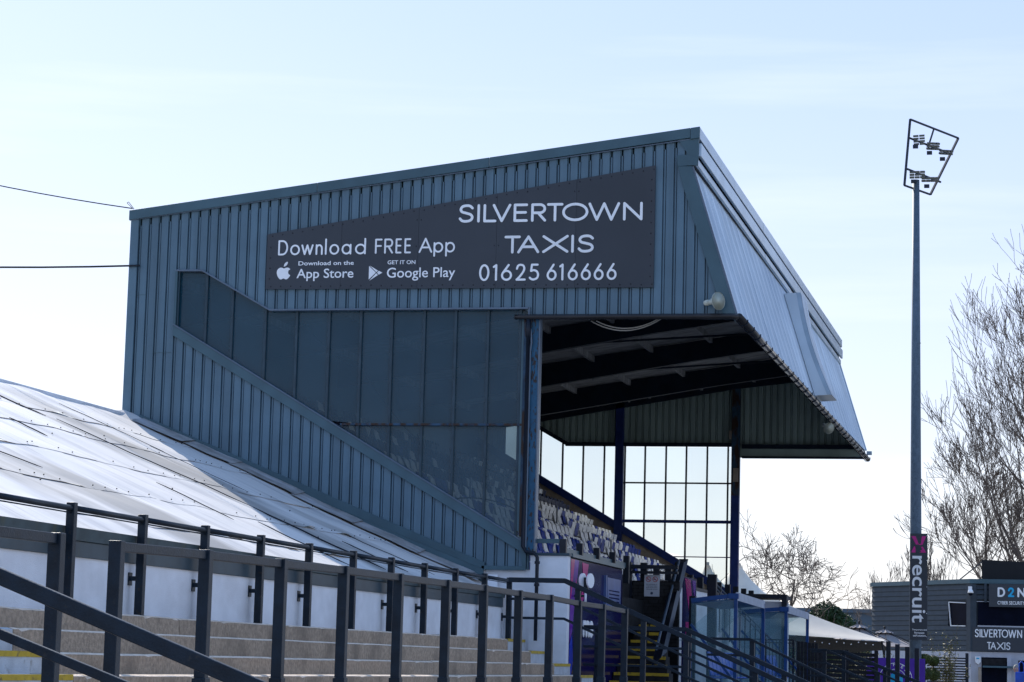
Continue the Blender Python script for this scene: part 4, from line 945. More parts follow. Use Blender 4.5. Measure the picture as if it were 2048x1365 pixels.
# gate posts
for i, (x, z) in enumerate(((-4.547, 2.363), (-4.329, 2.296), (-4.088, 2.241), (-3.859, 2.21))):
    o = MB().box(x - .055, x + .055, 59.95, 60.05, 0, z).build('steel_post', 'black', None, bevel=.004)
    tag(o, 'black steel post, %s of four before the purple banner' % ('leftmost', 'second from the left', 'third from the left', 'rightmost')[i], 'post', 'black steel posts')
PBn = thing('purple_banner', (-5, 68, 1.0), 'purple club banner with a round crest and a white ring', 'banner')
MB().box(-5.75, -4.15, 68, 68.02, .4, 2.0).build('banner_sheet', 'purp2', PBn)
def disc_ring(cx, cz_, r0, r1, y, m, nm, par):
    n = 28; v = []
    for k in range(n):
        a = 2 * math.pi * k / n
        for rr in (r0, r1): v.append((cx + rr * math.cos(a), y, cz_ + rr * math.sin(a)))
    MB().add(v, [(2 * k, 2 * k + 1, (2 * k + 3) % (2 * n), (2 * k + 2) % (2 * n)) for k in range(n)]).build(nm, m, par)
disc_ring(-4.95, 1.42, .44, .455, 67.995, 'white', 'crest_ring', PBn); disc_ring(-4.95, 1.42, .27, .285, 67.995, 'white', 'crest_ring', PBn)
for a_, ch in zip((150, 125, 60, 42, 24), 'CFIELD'[:5]): pass
for ch, a_ in zip('FIELD', (95, 78, 62, 44, 26)):
    ca, sa = math.cos(rad(a_)), math.sin(rad(a_)); text('crest_letter', ch, (-4.95 + .36 * ca - .04 * sa, 67.994, 1.42 + .36 * sa + .0), .055, .09, 'white', PBn, U=(sa, 0, -ca), V=(ca, 0, sa), bold=.02)
MB().ball((-4.95, 67.99, 1.40), (.2, .01, .2), 12, 8).build('crest_shield', 'cyan', PBn)

# ================================================================== CANOPY, PARASOLS, MARQUEE
CN = thing('canopy', (-7.2, 72, 0), 'large cream stretch canopy with a dark underside and hanging bulbs', 'canopy')
def can(u, v):
    x = -9.4 + 3.85 * u; top = 3.92 - 1.38 * u - .10 * math.sin(math.pi * u); lo = 2.66 - .16 * u
    z = lo + (top - lo) * v ** .85 - .12 * math.sin(math.pi * v) * (1 - u) ; y = 70.6 + .9 * u + 2.6 * v * (1 - u * .9)
    return (x, y, z)
MB().grid(can, 16, 10).build('canopy_top', 'tent', CN, smooth=True)
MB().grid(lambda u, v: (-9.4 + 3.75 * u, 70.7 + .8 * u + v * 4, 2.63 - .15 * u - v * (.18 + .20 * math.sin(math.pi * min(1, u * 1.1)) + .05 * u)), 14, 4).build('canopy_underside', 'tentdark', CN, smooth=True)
MB().tube([(-8.2, 72.5, 0), (-8.2, 72.5, 3.1)], .04, 8).build('canopy_pole', 'black', CN); MB().tube([(-5.62, 71.6, 2.50), (-5.2, 71.6, 0)], .03, 8).build('canopy_pole', 'wood', CN)
for k in range(9):
    x = -7.5 + k * .21; MB().ball((x, 71.0, 2.44 - .03 * (k % 3)), .018, 8, 5).build('light_bulb', 'white', CN)
for i, (x, z, s) in enumerate(((-11.43, 4.80, 1.0), (-10.68, 4.95, 1.2))):
    o = thing('marquee', (x, 76, 0), ('left' if i == 0 else 'right') + ' peaked pale marquee top seen through the end glazing', 'marquee', 'marquees behind the grandstand')
    n = 20; v = []; f = []
    prof_ = [(0.07, 0), (.16, .2), (.36, .45), (.68, .75), (1.15, 1.05), (1.8, 1.35), (1.95, 1.4), (1.95, 1.8)]
    for r_, d_ in prof_:
        for k in range(n):
            a = 2 * math.pi * k / n; v.append((x + r_ * s * math.cos(a) * (1 + .03 * math.cos(a * 6)), 76 + i * 1.5 + r_ * s * math.sin(a), z - d_ * s))
    for j in range(len(prof_) - 1):
        for k in range(n): f.append((j * n + k, j * n + (k + 1) % n, (j + 1) * n + (k + 1) % n, (j + 1) * n + k))
    f.append(tuple(range(n))); MB().add(v, f).build('marquee_roof', 'tent', o, smooth=True)
    MB().tube([(x, 76 + i * 1.5, 0), (x, 76 + i * 1.5, z + .1)], .05, 8).build('marquee_pole', 'metal', o)
def parasol(loc, r, h, label):
    o = thing('parasol', loc, label, 'parasol', 'grey parasols by the canopy'); x, y, z = loc
    for k in range(8):
        a, b_ = 2 * math.pi * (k + .2) / 8, 2 * math.pi * (k + 1.2) / 8
        pa = (x + r * math.cos(a), y + r * math.sin(a), z + h - .50); pb_ = (x + r * math.cos(b_), y + r * math.sin(b_), z + h - .50)
        ap = (x, y, z + h)
        def f(u, v): 
            e = Vector(pa).lerp(Vector(pb_), u); q = Vector(ap).lerp(e, .1 + .9 * v); q.z -= .05 * math.sin(math.pi * v) ; return q
        MB().grid(f, 4, 4).build('cloth_panel', 'parasol', o, smooth=True)
        MB().bar(ap, pa, .02, .02).build('rib', 'wood', o)
    mb = MB()
    for k in range(10):
        a = 2 * math.pi * k / 10; mb.grid(lambda u, v: (x + (.03 + .26 * v) * math.cos(a + u * .62), y + (.03 + .26 * v) * math.sin(a + u * .62), z + h + .06 - .10 * v - .03 * math.sin(math.pi * u)), 3, 3)
    mb.build('vent_cap', 'parasol', o); MB().tube([(x, y, z), (x, y, z + h + .1)], .03, 8).build('parasol_pole', 'wood', o); MB().ball((x, y, z + h + .13), .035, 8, 6).build('finial', 'wood', o)
    return o
parasol((-6.80, 77.5, 0), 1.05, 3.03, 'grey parasol just left of the floodlight column')
parasol((-6.15, 79.5, 0), 1.25, 2.92, 'grey parasol half hidden behind the other, beside the weatherboard wall')

# ================================================================== FLOODLIGHT
FL = thing('floodlight_mast', (-4.88, 75, 0), 'tall grey floodlight mast with a tilted lamp frame on top', 'floodlight')
MB().tube([(-4.87, 75, 0), (-4.87, 75, 5), (-4.89, 75, 10.5), (-4.91, 75, 16.85)], [.185, .18, .145, .105], 16).build('mast', 'pole', FL, smooth=True)
for z in (11.7, 8.3): MB().tube([(-4.885, 75, z), (-4.885, 75, z + .03)], .158 if z < 10 else .140, 16).build('mast_joint', 'pole', FL)
a, b_, c_, d_ = (-5.07, 74.6, 18.70), (-3.70, 76.8, 18.55), (-5.24, 74.6, 16.61), (-4.5, 75.6, 16.50)
MB().bar(a, c_, .09, .07).build('frame_bar', 'mast', FL); MB().bar(a, b_, .05, .05).build('frame_bar', 'mast', FL); MB().bar(b_, d_, .06, .06).build('frame_bar', 'mast', FL); MB().bar(c_, d_, .05, .05).build('frame_bar', 'mast', FL)
MB().bar((-4.40, 75.6, 18.60), (-4.56, 75.3, 17.95), .04, .04).build('frame_bar', 'mast', FL); MB().bar((-5.1, 74.7, 18.13), (-3.98, 76.2, 17.95), .05, .05).build('frame_bar', 'mast', FL); MB().bar((-5.17, 74.7, 17.15), (-4.2, 75.9, 16.95), .05, .05).build('frame_bar', 'mast', FL)
def lampbank(cx, cy, cz_, cols, rows, yaw, sx=.11):
    U = Vector((math.cos(yaw), math.sin(yaw), .05)); V = Vector((.25, -.2, .62)).normalized(); V = (V - U * V.dot(U)).normalized()
    for i in range(cols):
        for j in range(rows):
            p = Vector((cx, cy, cz_)) + U * (i - (cols - 1) / 2) * .24 * (sx / .11) + V * (j - (rows - 1) / 2) * .085
            lb = MB().bar(p - U * sx * .95, p + U * sx * .95, .09, .058, V).build('lamp', 'mast', FL)
            n_ = U.cross(V); n_ = n_ if n_.y < 0 else -n_
            MB().bar(p - U * sx * .8 + n_ * .052, p + U * sx * .8 + n_ * .052, .004, .042, V).build('lamp_glass', 'lamp', lb if False else FL)
    p = Vector((cx - .1, cy, cz_ - .28)); MB().box(p.x - .09, p.x + .07, p.y - .06, p.y + .06, p.z + .02, p.z + .12).build('lamp_gearbox', 'mast', FL)
lampbank(-4.80, 74.7, 18.06, 2, 4, .0, .085); lampbank(-4.40, 75.2, 17.96, 3, 3, .5, .065); lampbank(-4.02, 75.6, 17.84, 4, 2, .6, .055)
lampbank(-4.86, 74.8, 16.98, 3, 3, .2, .075); lampbank(-4.48, 75.2, 16.90, 4, 2, .3, .065)
BN = thing('mast_banner', (-4.77, 74.75, 2.6), 'tall dark banner reading recruit strapped to the floodlight mast', 'banner')
MB().box(-5.03, -4.50, 74.72, 74.75, 2.60, 5.82).build('banner_sheet', 'sign', BN)
def bfl(pts, m, nm): MB().prism([(x, 74.718, z) for x, z in pts], (0, -.004, 0)).build(nm, m, BN)
M['magenta'] = mat('magenta_print', (.50, .03, .22), .5, 0, .05)
bfl([(-4.99, 5.74), (-4.86, 5.74), (-4.765, 5.50), (-4.70, 5.50), (-4.67, 5.74), (-4.54, 5.74), (-4.64, 5.50), (-4.66, 5.47), (-4.84, 5.47)], 'magenta', 'letter_shape')
bfl([(-4.99, 5.24), (-4.86, 5.24), (-4.86, 5.36), (-4.88, 5.44), (-4.92, 5.41)], 'magenta', 'letter_shape')
bfl([(-4.74, 5.24), (-4.54, 5.24), (-4.64, 5.42), (-4.70, 5.42), (-4.66, 5.33), (-4.74, 5.30)], 'magenta', 'letter_shape')
text('lettering', '2', (-4.86, 74.716, 5.25), .16, .24, 'sign', BN, bold=.03)
text('lettering', 'recruit', (-4.96, 74.716, 5.14), 2.02, .40, 'white', BN, U=(0, 0, -1), V=(1, 0, 0), bold=.012)
for k, s_ in enumerate(('Temporary and', 'Permanent', 'staff solutions')):
    w_ = (.44, .30, .38)[k]; text('small_lettering', s_, (-4.735 - w_ / 2, 74.716, 2.87 - k * .085), w_, .06, 'white', BN, bold=.02)
for z in (5.75, 5.0, 4.2, 3.4, 2.7): MB().ball((-4.52, 74.715, z), .012, 6, 4).build('eyelet', 'white', BN)

# ================================================================== OFFICE BUILDING AT THE RIGHT
OB = thing('office_building', (-2, 86, 0), 'two storey dark weatherboard building with white ground floor and taxi sign', 'building')
cx, cy = -3.53, 83.0; lx, ly = -7.23, 88.0
def lp(t, off=0): # point along the left face
    d = Vector((lx - cx, ly - cy, 0)); n_ = Vector((-d.y, d.x, 0)).normalized(); n_ = n_ if n_.y < 0 else -n_
    return Vector((cx, cy, 0)) + d * t + n_ * off
def lface(t0, t1, z0, z1, off, th, nm, m):
    a = lp(t0, off); b2 = lp(t1, off); d = (lp(.5, 0) - lp(.5, 1)).normalized() * th
    return MB().prism([(a.x, a.y, z0), (b2.x, b2.y, z0), (b2.x, b2.y, z1), (a.x, a.y, z1)], d).build(nm, m, OB)
MB().prism([(cx, cy + .02, 0), (3, cy + .02, 0), (3, 92, 0), (lx, ly + .02, 0)], (0, 0, 4.66)).build('wall_core', 'bldg', OB)
lface(-.005, 1, 0, 2.36, .03, .03, 'ground_wall', 'bldgw')
MB().box(cx - .02, 3, cy - .03, cy - .001, 0, 2.36).build('ground_wall', 'bldgw', OB)
z = 2.37; k = 0
while z < 4.60:
    hh = min(.17, 4.62 - z)
    for t0, t1 in (((.0, .035), (.035, .215), (.215, 1.0)) if 3.18 < z + .1 < 4.03 else ((.0, .035), (.035, 1.0))):
        if t0 == .035 and t1 == .215: continue
        if t0 == 0: continue
        a, b2 = lp(t0, .03), lp(t1, .03); a1, b1 = lp(t0, .055), lp(t1, .055)
        MB().add([(a1.x, a1.y, z + .035), (b1.x, b1.y, z + .035), (b2.x, b2.y, z + hh), (a.x, a.y, z + hh), (a.x, a.y, z + .0), (b2.x, b2.y, z + .0)], [(0, 1, 2, 3), (0, 4, 5, 1)]).build('weatherboard', 'bldg', OB)
    MB().prism([(cx + .0, cy - .055, z + .03), (cx + .74, cy - .055, z + .03), (cx + .74, cy - .03, z + hh), (cx, cy - .03, z + hh)], (0, .03, 0)).build('weatherboard', 'bldg', OB) if z > 4.0 else None
    z += .17
lface(-.005, .035, 2.37, 4.62, .06, .05, 'corner_board', 'bldg')
MB().box(cx - .04, cx + .16, cy - .065, cy - .03, 2.37, 4.62).build('corner_board', 'bldg', OB)
MB().box(cx + .42, cx + .50, cy - .12, cy - .06, 4.0, 4.62).build('downpipe', 'bldg', OB)
lface(-.01, 1.005, 4.63, 4.77, .10, .08, 'roof_edge', 'trim'); MB().box(cx - .06, 3, cy - .12, cy - .03, 4.63, 4.77).build('roof_edge', 'trim', OB)
MB().prism([(cx - .06, cy - .1, 4.76), (3, cy - .1, 4.76), (3, 92, 4.76), (lx, ly, 4.76)], (0, 0, .02)).build('roof', 'trim', OB)
lface(.04, .215, 3.20, 4.02, .032, .01, 'window', 'winglass'); 
def fr_(t0, z0, t1, z1, w=.03):
    a, b2 = lp(t0, .06), lp(t1, .06); MB().bar((a.x, a.y, z0), (b2.x, b2.y, z1), w, w).build('window_frame', 'white', OB)
fr_(.045, 3.98, .205, 4.02); fr_(.205, 4.02, .185, 3.22); fr_(.185, 3.22, .045, 3.21)
MB().box(-3.32, 3, cy - .05, cy - .035, 3.24, 4.02).build('window', 'winglass', OB); MB().box(-3.33, 3, cy - .07, cy - .04, 3.19, 3.235).build('window_sill', 'bldgw', OB); MB().box(-3.36, 3, cy - .07, cy - .04, 4.02, 4.04).build('window_frame', 'bldgw', OB)
MB().box(-3.20, -2.36, cy - .04, cy - .02, 0, 2.18).build('doorway', 'winglass', OB); MB().box(-3.18, -2.40, cy - .06, cy - .045, 1.92, 2.14).build('roller_shutter', 'stepdark', OB); MB().box(-3.15, -2.05, cy - .4, cy - .05, 1.84, 1.90).build('door_canopy', 'trim', OB)
MB().box(-2.00, -1.0, cy - .04, cy - .02, 0, 2.1).build('doorway', 'winglass', OB); MB().box(-2.36, -2.22, cy - .12, cy - .03, 0, 2.18).build('pilaster', 'bldgw', OB)
TS = thing('taxi_sign', (-2, cy - .08, 2.4), 'dark taxi name sign over the office doorway', 'sign')
MB().box(-3.50, 3, cy - .085, cy - .06, 2.38, 3.18).build('sign_board', 'sign', TS)
write('lettering', 'SILVERTOWN', (-3.42, cy - .087, 2.84), 1.55, .27, .017, 'white', TS, gap=.17); write('lettering', 'TAXIS', (-3.02, cy - .087, 2.44), .77, .25, .017, 'white', TS, gap=.05)
DS = thing('company_sign', (-2, cy - .1, 3.9), 'dark company sign with white and cyan letters under the office roof', 'sign')
MB().box(-2.95, 3, cy - .20, cy - .07, 3.86, 4.62).build('sign_board', 'sign', DS)
write('lettering', 'D', (-2.67, cy - .205, 4.19), .25, .32, .032, 'white', DS); write('lettering', '2', (-2.34, cy - .205, 4.19), .22, .32, .032, 'cyan', DS); write('lettering', 'N', (-2.02, cy - .205, 4.19), .26, .32, .032, 'white', DS)
text('small_lettering', 'CYBER SECURITY', (-2.67, cy - .205, 3.94), .90, .115, 'white', DS, bold=.012)
SC = thing('video_screen', (-2, 84, 4.78), 'black rectangular screen standing on the office roof', 'screen')
MB().prism([(-3.22, 83.6, 4.79), (1.0, 83.6, 4.72), (1.0, 83.6, 5.30), (-3.22, 83.6, 5.46)], (0, .2, 0)).build('screen_panel', 'ledwall', SC); MB().bar((-3.22, 83.8, 5.40), (-4.05, 85.0, 4.80), .03, .03).build('stay', 'mast', SC)
CT = thing('security_camera', (cx - .05, cy - .3, 4.3), 'white dome security camera on the office corner', 'camera')
MB().box(cx - .10, cx + .02, cy - .35, cy - .06, 4.38, 4.52).build('camera_mount', 'white', CT); MB().tube([(cx - .02, cy - .32, 4.40), (cx - .02, cy - .32, 4.30)], [.07, .11], 14).build('camera_hood', 'white', CT, smooth=True); MB().ball((cx - .02, cy - .32, 4.28), .075, 12, 8).build('camera_dome', 'winglass', CT, smooth=True)
AL = thing('alarm_box', (-3.3, cy - .1, 2.0), 'pale shield shaped alarm box beside the doorway', 'alarm box')
MB().prism([(-3.42, cy - .12, 2.20), (-3.22, cy - .12, 2.20), (-3.22, cy - .12, 2.02), (-3.30, cy - .12, 1.93), (-3.40, cy - .12, 2.0)], (0, .08, 0)).build('alarm_case', 'white', AL, bevel=.01); MB().box(-3.37, -3.27, cy - .125, cy - .12, 2.11, 2.16).build('alarm_label', 'cyan', AL)
# slatted screen before the wall
SS = thing('slatted_screen', (-4.2, 80.5, 0), 'open screen of thin horizontal slats in front of the white wall', 'fence')
for k in range(16):
    z = 2.13 - k * .085; MB().box(-4.85, -3.62, 80.5, 80.52, z - .045, z).build('slat', 'black', SS)
MB().box(-3.62, -3.52, 80.45, 80.55, 0, 2.28).build('post', 'black', SS)
MB().box(-3.30, -3.20, 82.7, 82.8, 0, 1.85).build('brown_post', 'brickp', SS)

# ---- person by the doorway
PE = thing('person', (-1.95, 79, 0), 'grey haired person in a dark coat bending over a blue trolley', 'person')
def skinned(name, verts, edges, radii, m, parent, lv=1):
    me = bpy.data.meshes.new(name); off = wloc(parent); me.from_pydata([tuple(Vector(v) - off) for v in verts], edges, []); o = bpy.data.objects.new(name, me); COL.objects.link(o); o.parent = parent
    sk = o.modifiers.new('skin', 'SKIN'); 
    if not me.skin_vertices: me.attributes.new if False else None
    for i, r_ in enumerate(radii):
        me.skin_vertices[0].data[i].radius = (r_, r_)
    me.skin_vertices[0].data[0].use_root = True
    ss = o.modifiers.new('sub', 'SUBSURF'); ss.levels = lv; ss.render_levels = lv
    me.materials.append(M[m]); return o
px, py = -2.02, 79
vv = [(px, py, .95), (px - .02, py - .02, 1.2), (px - .06, py - .08, 1.55), (px + .02, py - .12, 1.66), (px + .04, py - .14, 1.73), (px - .24, py - .10, 1.53), (px - .30, py - .22, 1.22), (px - .18, py - .42, 1.05), (px + .20, py - .10, 1.50), (px + .30, py - .2, 1.24), (px + .30, py - .42, 1.10),
      (px - .10, py, .90), (px - .12, py - .02, .50), (px - .12, py + .03, .08), (px - .12, py - .12, .04), (px + .10, py, .90), (px + .12, py - .02, .50), (px + .12, py + .03, .08), (px + .12, py - .12, .04)]
ee = [(0, 1), (1, 2), (2, 3), (3, 4), (2, 5), (5, 6), (6, 7), (2, 8), (8, 9), (9, 10), (0, 11), (11, 12), (12, 13), (13, 14), (0, 15), (15, 16), (16, 17), (17, 18)]
try:
    bm_ok = True
    import bmesh
    me = bpy.data.meshes.new('body'); bm = bmesh.new(); vs = [bm.verts.new(Vector(v) - PE.location) for v in vv]
    for a, b2 in ee: bm.edges.new((vs[a], vs[b2]))
    lay = bm.verts.layers.skin.verify()
    for v_, r_ in zip(vs, (.16, .17, .18, .07, .06, .09, .055, .04, .09, .055, .04, .10, .07, .05, .045, .10, .07, .05, .045)): v_[lay].radius = (r_, r_ * .85)
    vs[0][lay].use_root = True; bm.to_mesh(me); bm.free(); me.materials.append(M['coat'])
    bo = bpy.data.objects.new('body', me); COL.objects.link(bo); bo.parent = PE; bo.modifiers.new('skin', 'SKIN'); s_ = bo.modifiers.new('sub', 'SUBSURF'); s_.levels = s_.render_levels = 1
except Exception as e: print('person body', e)
MB().ball((px + .06, py - .17, 1.81), (.085, .10, .115), 14, 10).ball((px + .03, py - .27, 1.80), (.015, .02, .02), 6, 4).ball((px - .03, py - .17, 1.80), (.012, .02, .03), 6, 4).ball((px + .15, py - .17, 1.80), (.012, .02, .03), 6, 4).build('head', 'skin', PE, smooth=True)
MB().grid(lambda u, v: (px + .06 + .098 * math.cos(6.283 * u) * math.sin(1.75 * v), py - .15 + .112 * math.sin(6.283 * u) * math.sin(1.75 * v), 1.83 + .12 * math.cos(1.75 * v)), 16, 8).build('hair', 'hair', PE, smooth=True)
for sx in (-.18, .30):
    hx_, hy, hz = px + sx, py - .44, 1.06
    mb = MB().ball((hx_, hy, hz), (.04, .045, .02), 8, 6)
    for f_ in range(4): mb.tube([(hx_ - .03 + f_ * .02, hy - .03, hz), (hx_ - .03 + f_ * .02, hy - .07 - .008 * (f_ in (1, 2)), hz - .01), (hx_ - .03 + f_ * .02, hy - .085, hz - .03)], [.010, .009, .007], 6)
    mb.tube([(hx_ + .035, hy, hz), (hx_ + .055, hy - .04, hz - .01)], [.011, .008], 6); mb.build('hand', 'skin', PE, smooth=True)
TRo = thing('trolley', (-1.75, 78.3, 0), 'bright blue plastic trolley with a tall loop handle at the right edge', 'trolley')
MB().box(-1.98, -1.45, 78.2, 78.6, .5, 1.72).build('trolley_body', 'bluefloor', TRo, bevel=.03); MB().tube([(-1.86, 78.3, 1.7), (-1.86, 78.3, 1.98), (-1.80, 78.3, 2.05), (-1.72, 78.3, 1.98), (-1.70, 78.3, 1.7)], .022, 8).build('loop_handle', 'bluefloor', TRo, smooth=True)
for x in (-1.9, -1.5): MB().tube([(x, 78.25, .25), (x + .05, 78.25, .25)], .25, 14).build('wheel', 'black', TRo)

# ================================================================== PLANTS AND TREES
def leaf_cloud(mb, c, r, n, s, rg, shell=.55):
    for _ in range(n):
        d = Vector((rg.gauss(0, 1), rg.gauss(0, 1), rg.gauss(0, 1))).normalized(); q = shell + (1 - shell) * rg.random() ** .6
        bump_ = 1 + .18 * noise.noise(d * 2.3 + Vector(c))
        p = Vector(c) + Vector((d.x * r[0], d.y * r[1], d.z * r[2])) * q * bump_
        a = Vector((rg.uniform(-1, 1), rg.uniform(-1, 1), rg.uniform(-1, 1))).normalized() * s; b_ = a.orthogonal().normalized() * s * .5
        mb.add([p - a, p - b_ * .9, p + a, p + b_ * .9], [(0, 1, 2, 3)])
rg = random.Random(21)
for i, (x, y, z1_, z2_) in enumerate(((-4.83, 79.0, 2.17, 1.70), (-4.60, 79.6, 2.12, 1.68))):
    o = thing('topiary', (x, y, 0), ('nearer' if i == 0 else 'farther') + ' clipped ball topiary in two tiers beside the mast banner', 'topiary', 'clipped topiary plants')
    for zz, rr in ((z1_ - .02, .20), (z2_ - .02, .24)):
        mb = MB(); leaf_cloud(mb, (x, y, zz - .1), (rr, rr, rr * .85), 1600, .022, rg, .78); mb.ball((x, y, zz - .1), rr * .75, 10, 8); mb.build('leaf_ball', 'leaf3', o)
    MB().tube([(x, y, 0), (x + .01, y, .8), (x, y, z1_ - .1)], .025, 7).build('stem', 'bark', o)
def branches(mb, p, d, L_, r, depth, rg, spread, up, nseg=3, kids=(2, 4), shrink=.68, minr=.004, wig=.12):
    pts = [Vector(p)]; rs = [r]; dd = Vector(d).normalized()
    for i in range(nseg):
        dd = (dd + Vector((rg.uniform(-1, 1), rg.uniform(-1, 1), rg.uniform(-1, 1))) * wig + Vector((0, 0, up))).normalized()
        pts.append(pts[-1] + dd * L_ / nseg); rs.append(max(minr, r * (1 - .45 * (i + 1) / nseg)))
    mb.tube(pts, rs, 6 if r > .05 else (4 if r > .02 else 3), caps=False)
    if depth <= 0: return
    n = rg.randint(*kids)
    for k in range(n):
        t = rg.uniform(.3, 1.0) if k else 1.0; i = min(nseg - 1, int(t * nseg)); q = pts[i].lerp(pts[i + 1], t * nseg - i)
        ax = dd.orthogonal(); ax.rotate(Matrix.Rotation(rg.uniform(0, 6.283), 3, dd)); a = rg.uniform(.5, 1.1) * spread * (1 if k else .35)
        nd = (dd * math.cos(a) + ax * math.sin(a)).normalized()
        branches(mb, q, nd, L_ * shrink * rg.uniform(.75, 1.15), max(minr, rs[i + 1] * (.75 if k else .95) * .85), depth - 1, rg, spread, up, nseg, kids, shrink, minr, wig)
def tree(x, y, h, label, seed, spread, up, depth, trunk_r, kids, stem_frac=.3, first=6, shrink=.7, minr=.008, group=None, wig=.12, lean=(0, 0), rad0=.45):
    rg = random.Random(seed); o = thing('bare_tree', (x, y, 0), label, 'tree', group)
    mt = MB(); P = []
    n = 10
    for i in range(n + 1):
        t = i / n; P.append(Vector((x + lean[0] * t * t + .12 * noise.noise(Vector((t * 3, seed, 0))) * h * .1, y + lean[1] * t * t, h * .86 * t)))
    rs = [trunk_r * (1 - .85 * i / n) for i in range(n + 1)]
    mt.tube(P, rs, 8, caps=False); mt.build('trunk', 'bark', o, smooth=True)
    mb = MB()
    for k in range(first):
        t = stem_frac + (1 - stem_frac) * (k + rg.random()) / first; i = min(n - 1, int(t * n)); q = P[i].lerp(P[i + 1], t * n - i)
        a = rg.uniform(0, 6.283); ang = rad0 * rg.uniform(.8, 1.25)
        d = Vector((math.cos(a) * math.sin(ang * 1.2), math.sin(a) * math.sin(ang * 1.2), math.cos(ang)))
        branches(mb, q, d, h * .30 * (1.15 - .65 * t), rs[i] * .55, depth, rg, spread, up, 3, kids, shrink, minr, wig)
    mb.build('crown', 'twig', o); return o
tree(.5, 112, 18.4, 'tallest bare tree at the right edge, rising above the office', 5, .58, .14, 5, .32, (2, 4), .2, 26, .70, .010, 'big bare trees behind the office', rad0=.55)
tree(-1.9, 108, 13.8, 'bare tree left of the tallest, with its crown over the roof screen', 8, .58, .13, 5, .24, (2, 4), .22, 18, .70, .010, 'big bare trees behind the office', rad0=.55)
tree(-4.0, 110, 10.2, 'shorter bare tree nearest the floodlight mast', 14, .58, .10, 5, .14, (2, 4), .25, 15, .70, .010, 'big bare trees behind the office', rad0=.6)
tree(-10.9, 92, 5.8, 'twisted spreading bare tree between the stand and the kiosk', 31, .9, .05, 5, .16, (2, 3), .5, 11, .78, .010, wig=.34, rad0=.9, lean=(.4, 0))
tree(-9.6, 150, 7.4, 'faint upright bare tree beyond the shrub', 41, .4, .2, 4, .10, (2, 3), .3, 12, .66, .012, 'distant bare trees', rad0=.4)
tree(-8.4, 150, 8.2, 'faint bare tree against the sky beside the office gable', 43, .4, .2, 4, .10, (2, 3), .3, 12, .66, .012, 'distant bare trees', rad0=.4)
tree(-11.0, 145, 6.8, 'faint thin bare tree leaning just behind the shrub', 47, .5, .12, 4, .08, (2, 3), .3, 10, .66, .010, 'distant bare trees', rad0=.55)
sh = thing('evergreen_shrub', (-10.5, 105, 0), 'large dark evergreen shrub beyond the canopy', 'shrub'); rg = random.Random(9)
mb = MB()
for (x, y, z, r_) in ((-10.6, 105, 3.85, .75), (-10.1, 105, 3.4, .8), (-11.2, 105, 3.3, .8), (-10.6, 105, 2.4, 1.3), (-9.6, 105.2, 2.5, .8), (-11.7, 105, 2.2, .8), (-9.2, 105, 1.8, .9)):
    leaf_cloud(mb, (x, y, z), (r_, r_ * .9, r_ * .95), 2600, .07, rg, .5); mb.ball((x, y, z), r_ * .55, 8, 6)
mb.build('foliage', 'leaf', sh); MB().tube([(-10.5, 105, 0), (-10.5, 105, 2.5)], .12, 8).build('trunk', 'bark', sh)
# winter scrub and reeds
for i, (x, y, zt, n_, lab) in enumerate(((-4.15, 80.0, 3.3, 26, 'tall wispy bamboo plant with yellowing leaves before the office wall'), (-5.45, 69.5, 2.15, 14, 'straggly potted shrub in front of the purple banner'), (-8.9, 100, 3.6, 40, 'pale leafless scrub below the blue grey shed wall'))):
    o = thing('wispy_plant', (x, y, 0), lab, 'plant'); mb = MB(); ml = MB()
    for k in range(n_):
        bx = x + rg.gauss(0, .16 if i < 2 else .9); by = y + rg.gauss(0, .12); hh = zt * rg.uniform(.45, 1); tp = Vector((bx + rg.gauss(0, .18), by + rg.gauss(0, .1), hh)); b0 = Vector((bx * .5 + x * .5, by, 0))
        mb.tube([b0, b0.lerp(tp, .6) + Vector((0, 0, .05)), tp], [.012, .008, .003], 4, caps=False)
        for j in range(60):
            q = b0.lerp(tp, rg.uniform(.4, 1)) + Vector((rg.gauss(0, .07), rg.gauss(0, .06), rg.gauss(0, .05))); a = Vector((rg.uniform(-1, 1), rg.uniform(-1, 1), rg.uniform(-.6, 1))).normalized() * .045; c2 = a.orthogonal().normalized() * .014
            ml.add([q - a, q - c2, q + a, q + c2], [(0, 1, 2, 3)])
    mb.build('stems', 'twig', o); ml.build('leaves', 'leaf2', o)
SW = thing('storage_shed', (-16, 160, 0), 'long blue grey shed far behind the shrub', 'building')
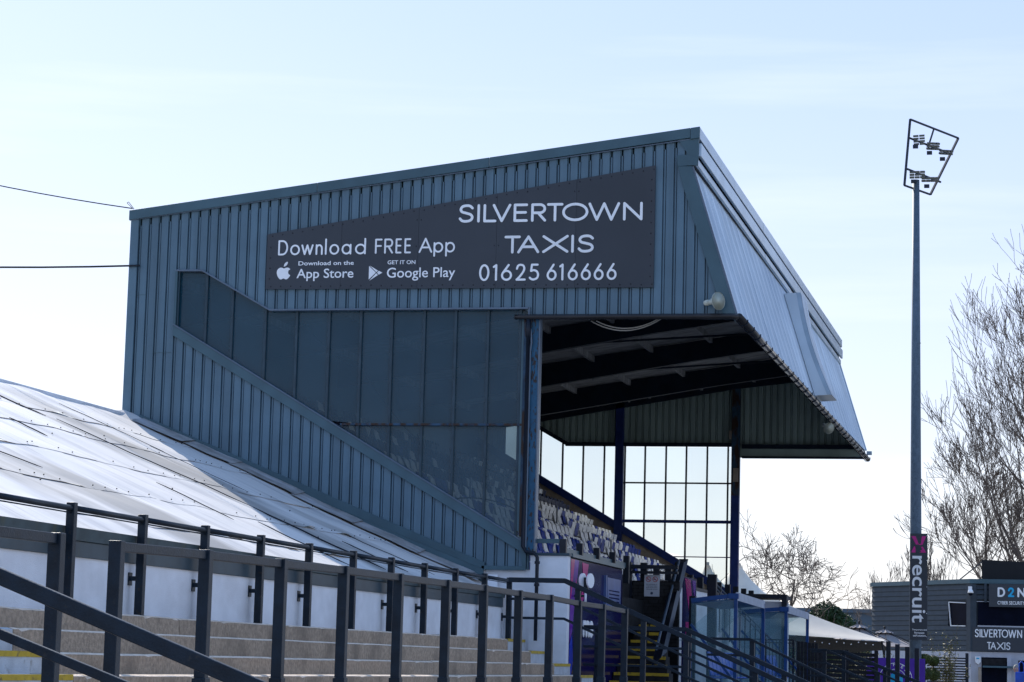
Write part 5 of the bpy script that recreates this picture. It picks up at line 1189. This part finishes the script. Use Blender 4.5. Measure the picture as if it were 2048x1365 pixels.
MB().box(-24, -8.5, 160, 175, 0, 5.35).build('wall', 'hedge', SW); MB().box(-24.2, -8.3, 159.8, 175.2, 5.35, 5.6).build('roof_edge', 'hedge', SW)

# ------------------------------------------------------------------ sub-parts: hang small pieces on the part they belong to
SUB = {'brick': 'brick_wall', 'step_nosing': 'stair_step', 'gutter_bracket': 'gutter', 'painted_nosing': 'painted_step', 'hoarding_shape': 'hoarding_panel', 'hoarding_lettering': 'hoarding_panel',
       'notice_line': 'wall_notice', 'lamp_glass': 'lamp', 'crest_ring': 'banner_sheet', 'crest_letter': 'banner_sheet', 'crest_shield': 'banner_sheet', 'letter_shape': 'banner_sheet', 'eyelet': 'banner_sheet',
       'window_sill': 'window', 'window_frame': 'window', 'alarm_label': 'alarm_case', 'pipe_clip': 'downpipe', 'warning_ring': 'notice_plate', 'warning_bar': 'notice_plate', 'warning_symbol': 'notice_plate', 'round_emblem': 'notice_plate',
       'post_collar': 'post', 'wall_bracket': 'post', 'finial': 'parasol_pole', 'sign_face': 'sign_box', 'sign_edge': 'sign_box', 'horn_core': 'horn_bell', 'horn_rim': 'horn_bell', 'horn_throat': 'horn_bell', 'kiosk_hatch': 'kiosk_body'}
def ctr(o):
    n = len(o.data.vertices); c = Vector((0, 0, 0))
    for v in o.data.vertices: c += v.co
    return c / max(n, 1)
for root in [o for o in bpy.data.objects if o.parent is None and o.type == 'EMPTY']:
    kids = [k for k in root.children if k.type == 'MESH']; cc = {}
    for k in kids:
        b = k.name.split('.')[0]; tgt = SUB.get(b)
        if b in ('lettering', 'small_lettering') and root is not SB: tgt = 'sign_board' if any(q.name.startswith('sign_board') for q in kids) else ('banner_sheet' if any(q.name.startswith('banner_sheet') for q in kids) else 'notice_plate')
        if not tgt: continue
        cand = [q for q in kids if q.name.split('.')[0] == tgt]
        if not cand: continue
        c0 = ctr(k)
        for q in cand:
            if q.name not in cc: cc[q.name] = ctr(q)
        k.parent = min(cand, key=lambda q: (cc[q.name] - c0).length)
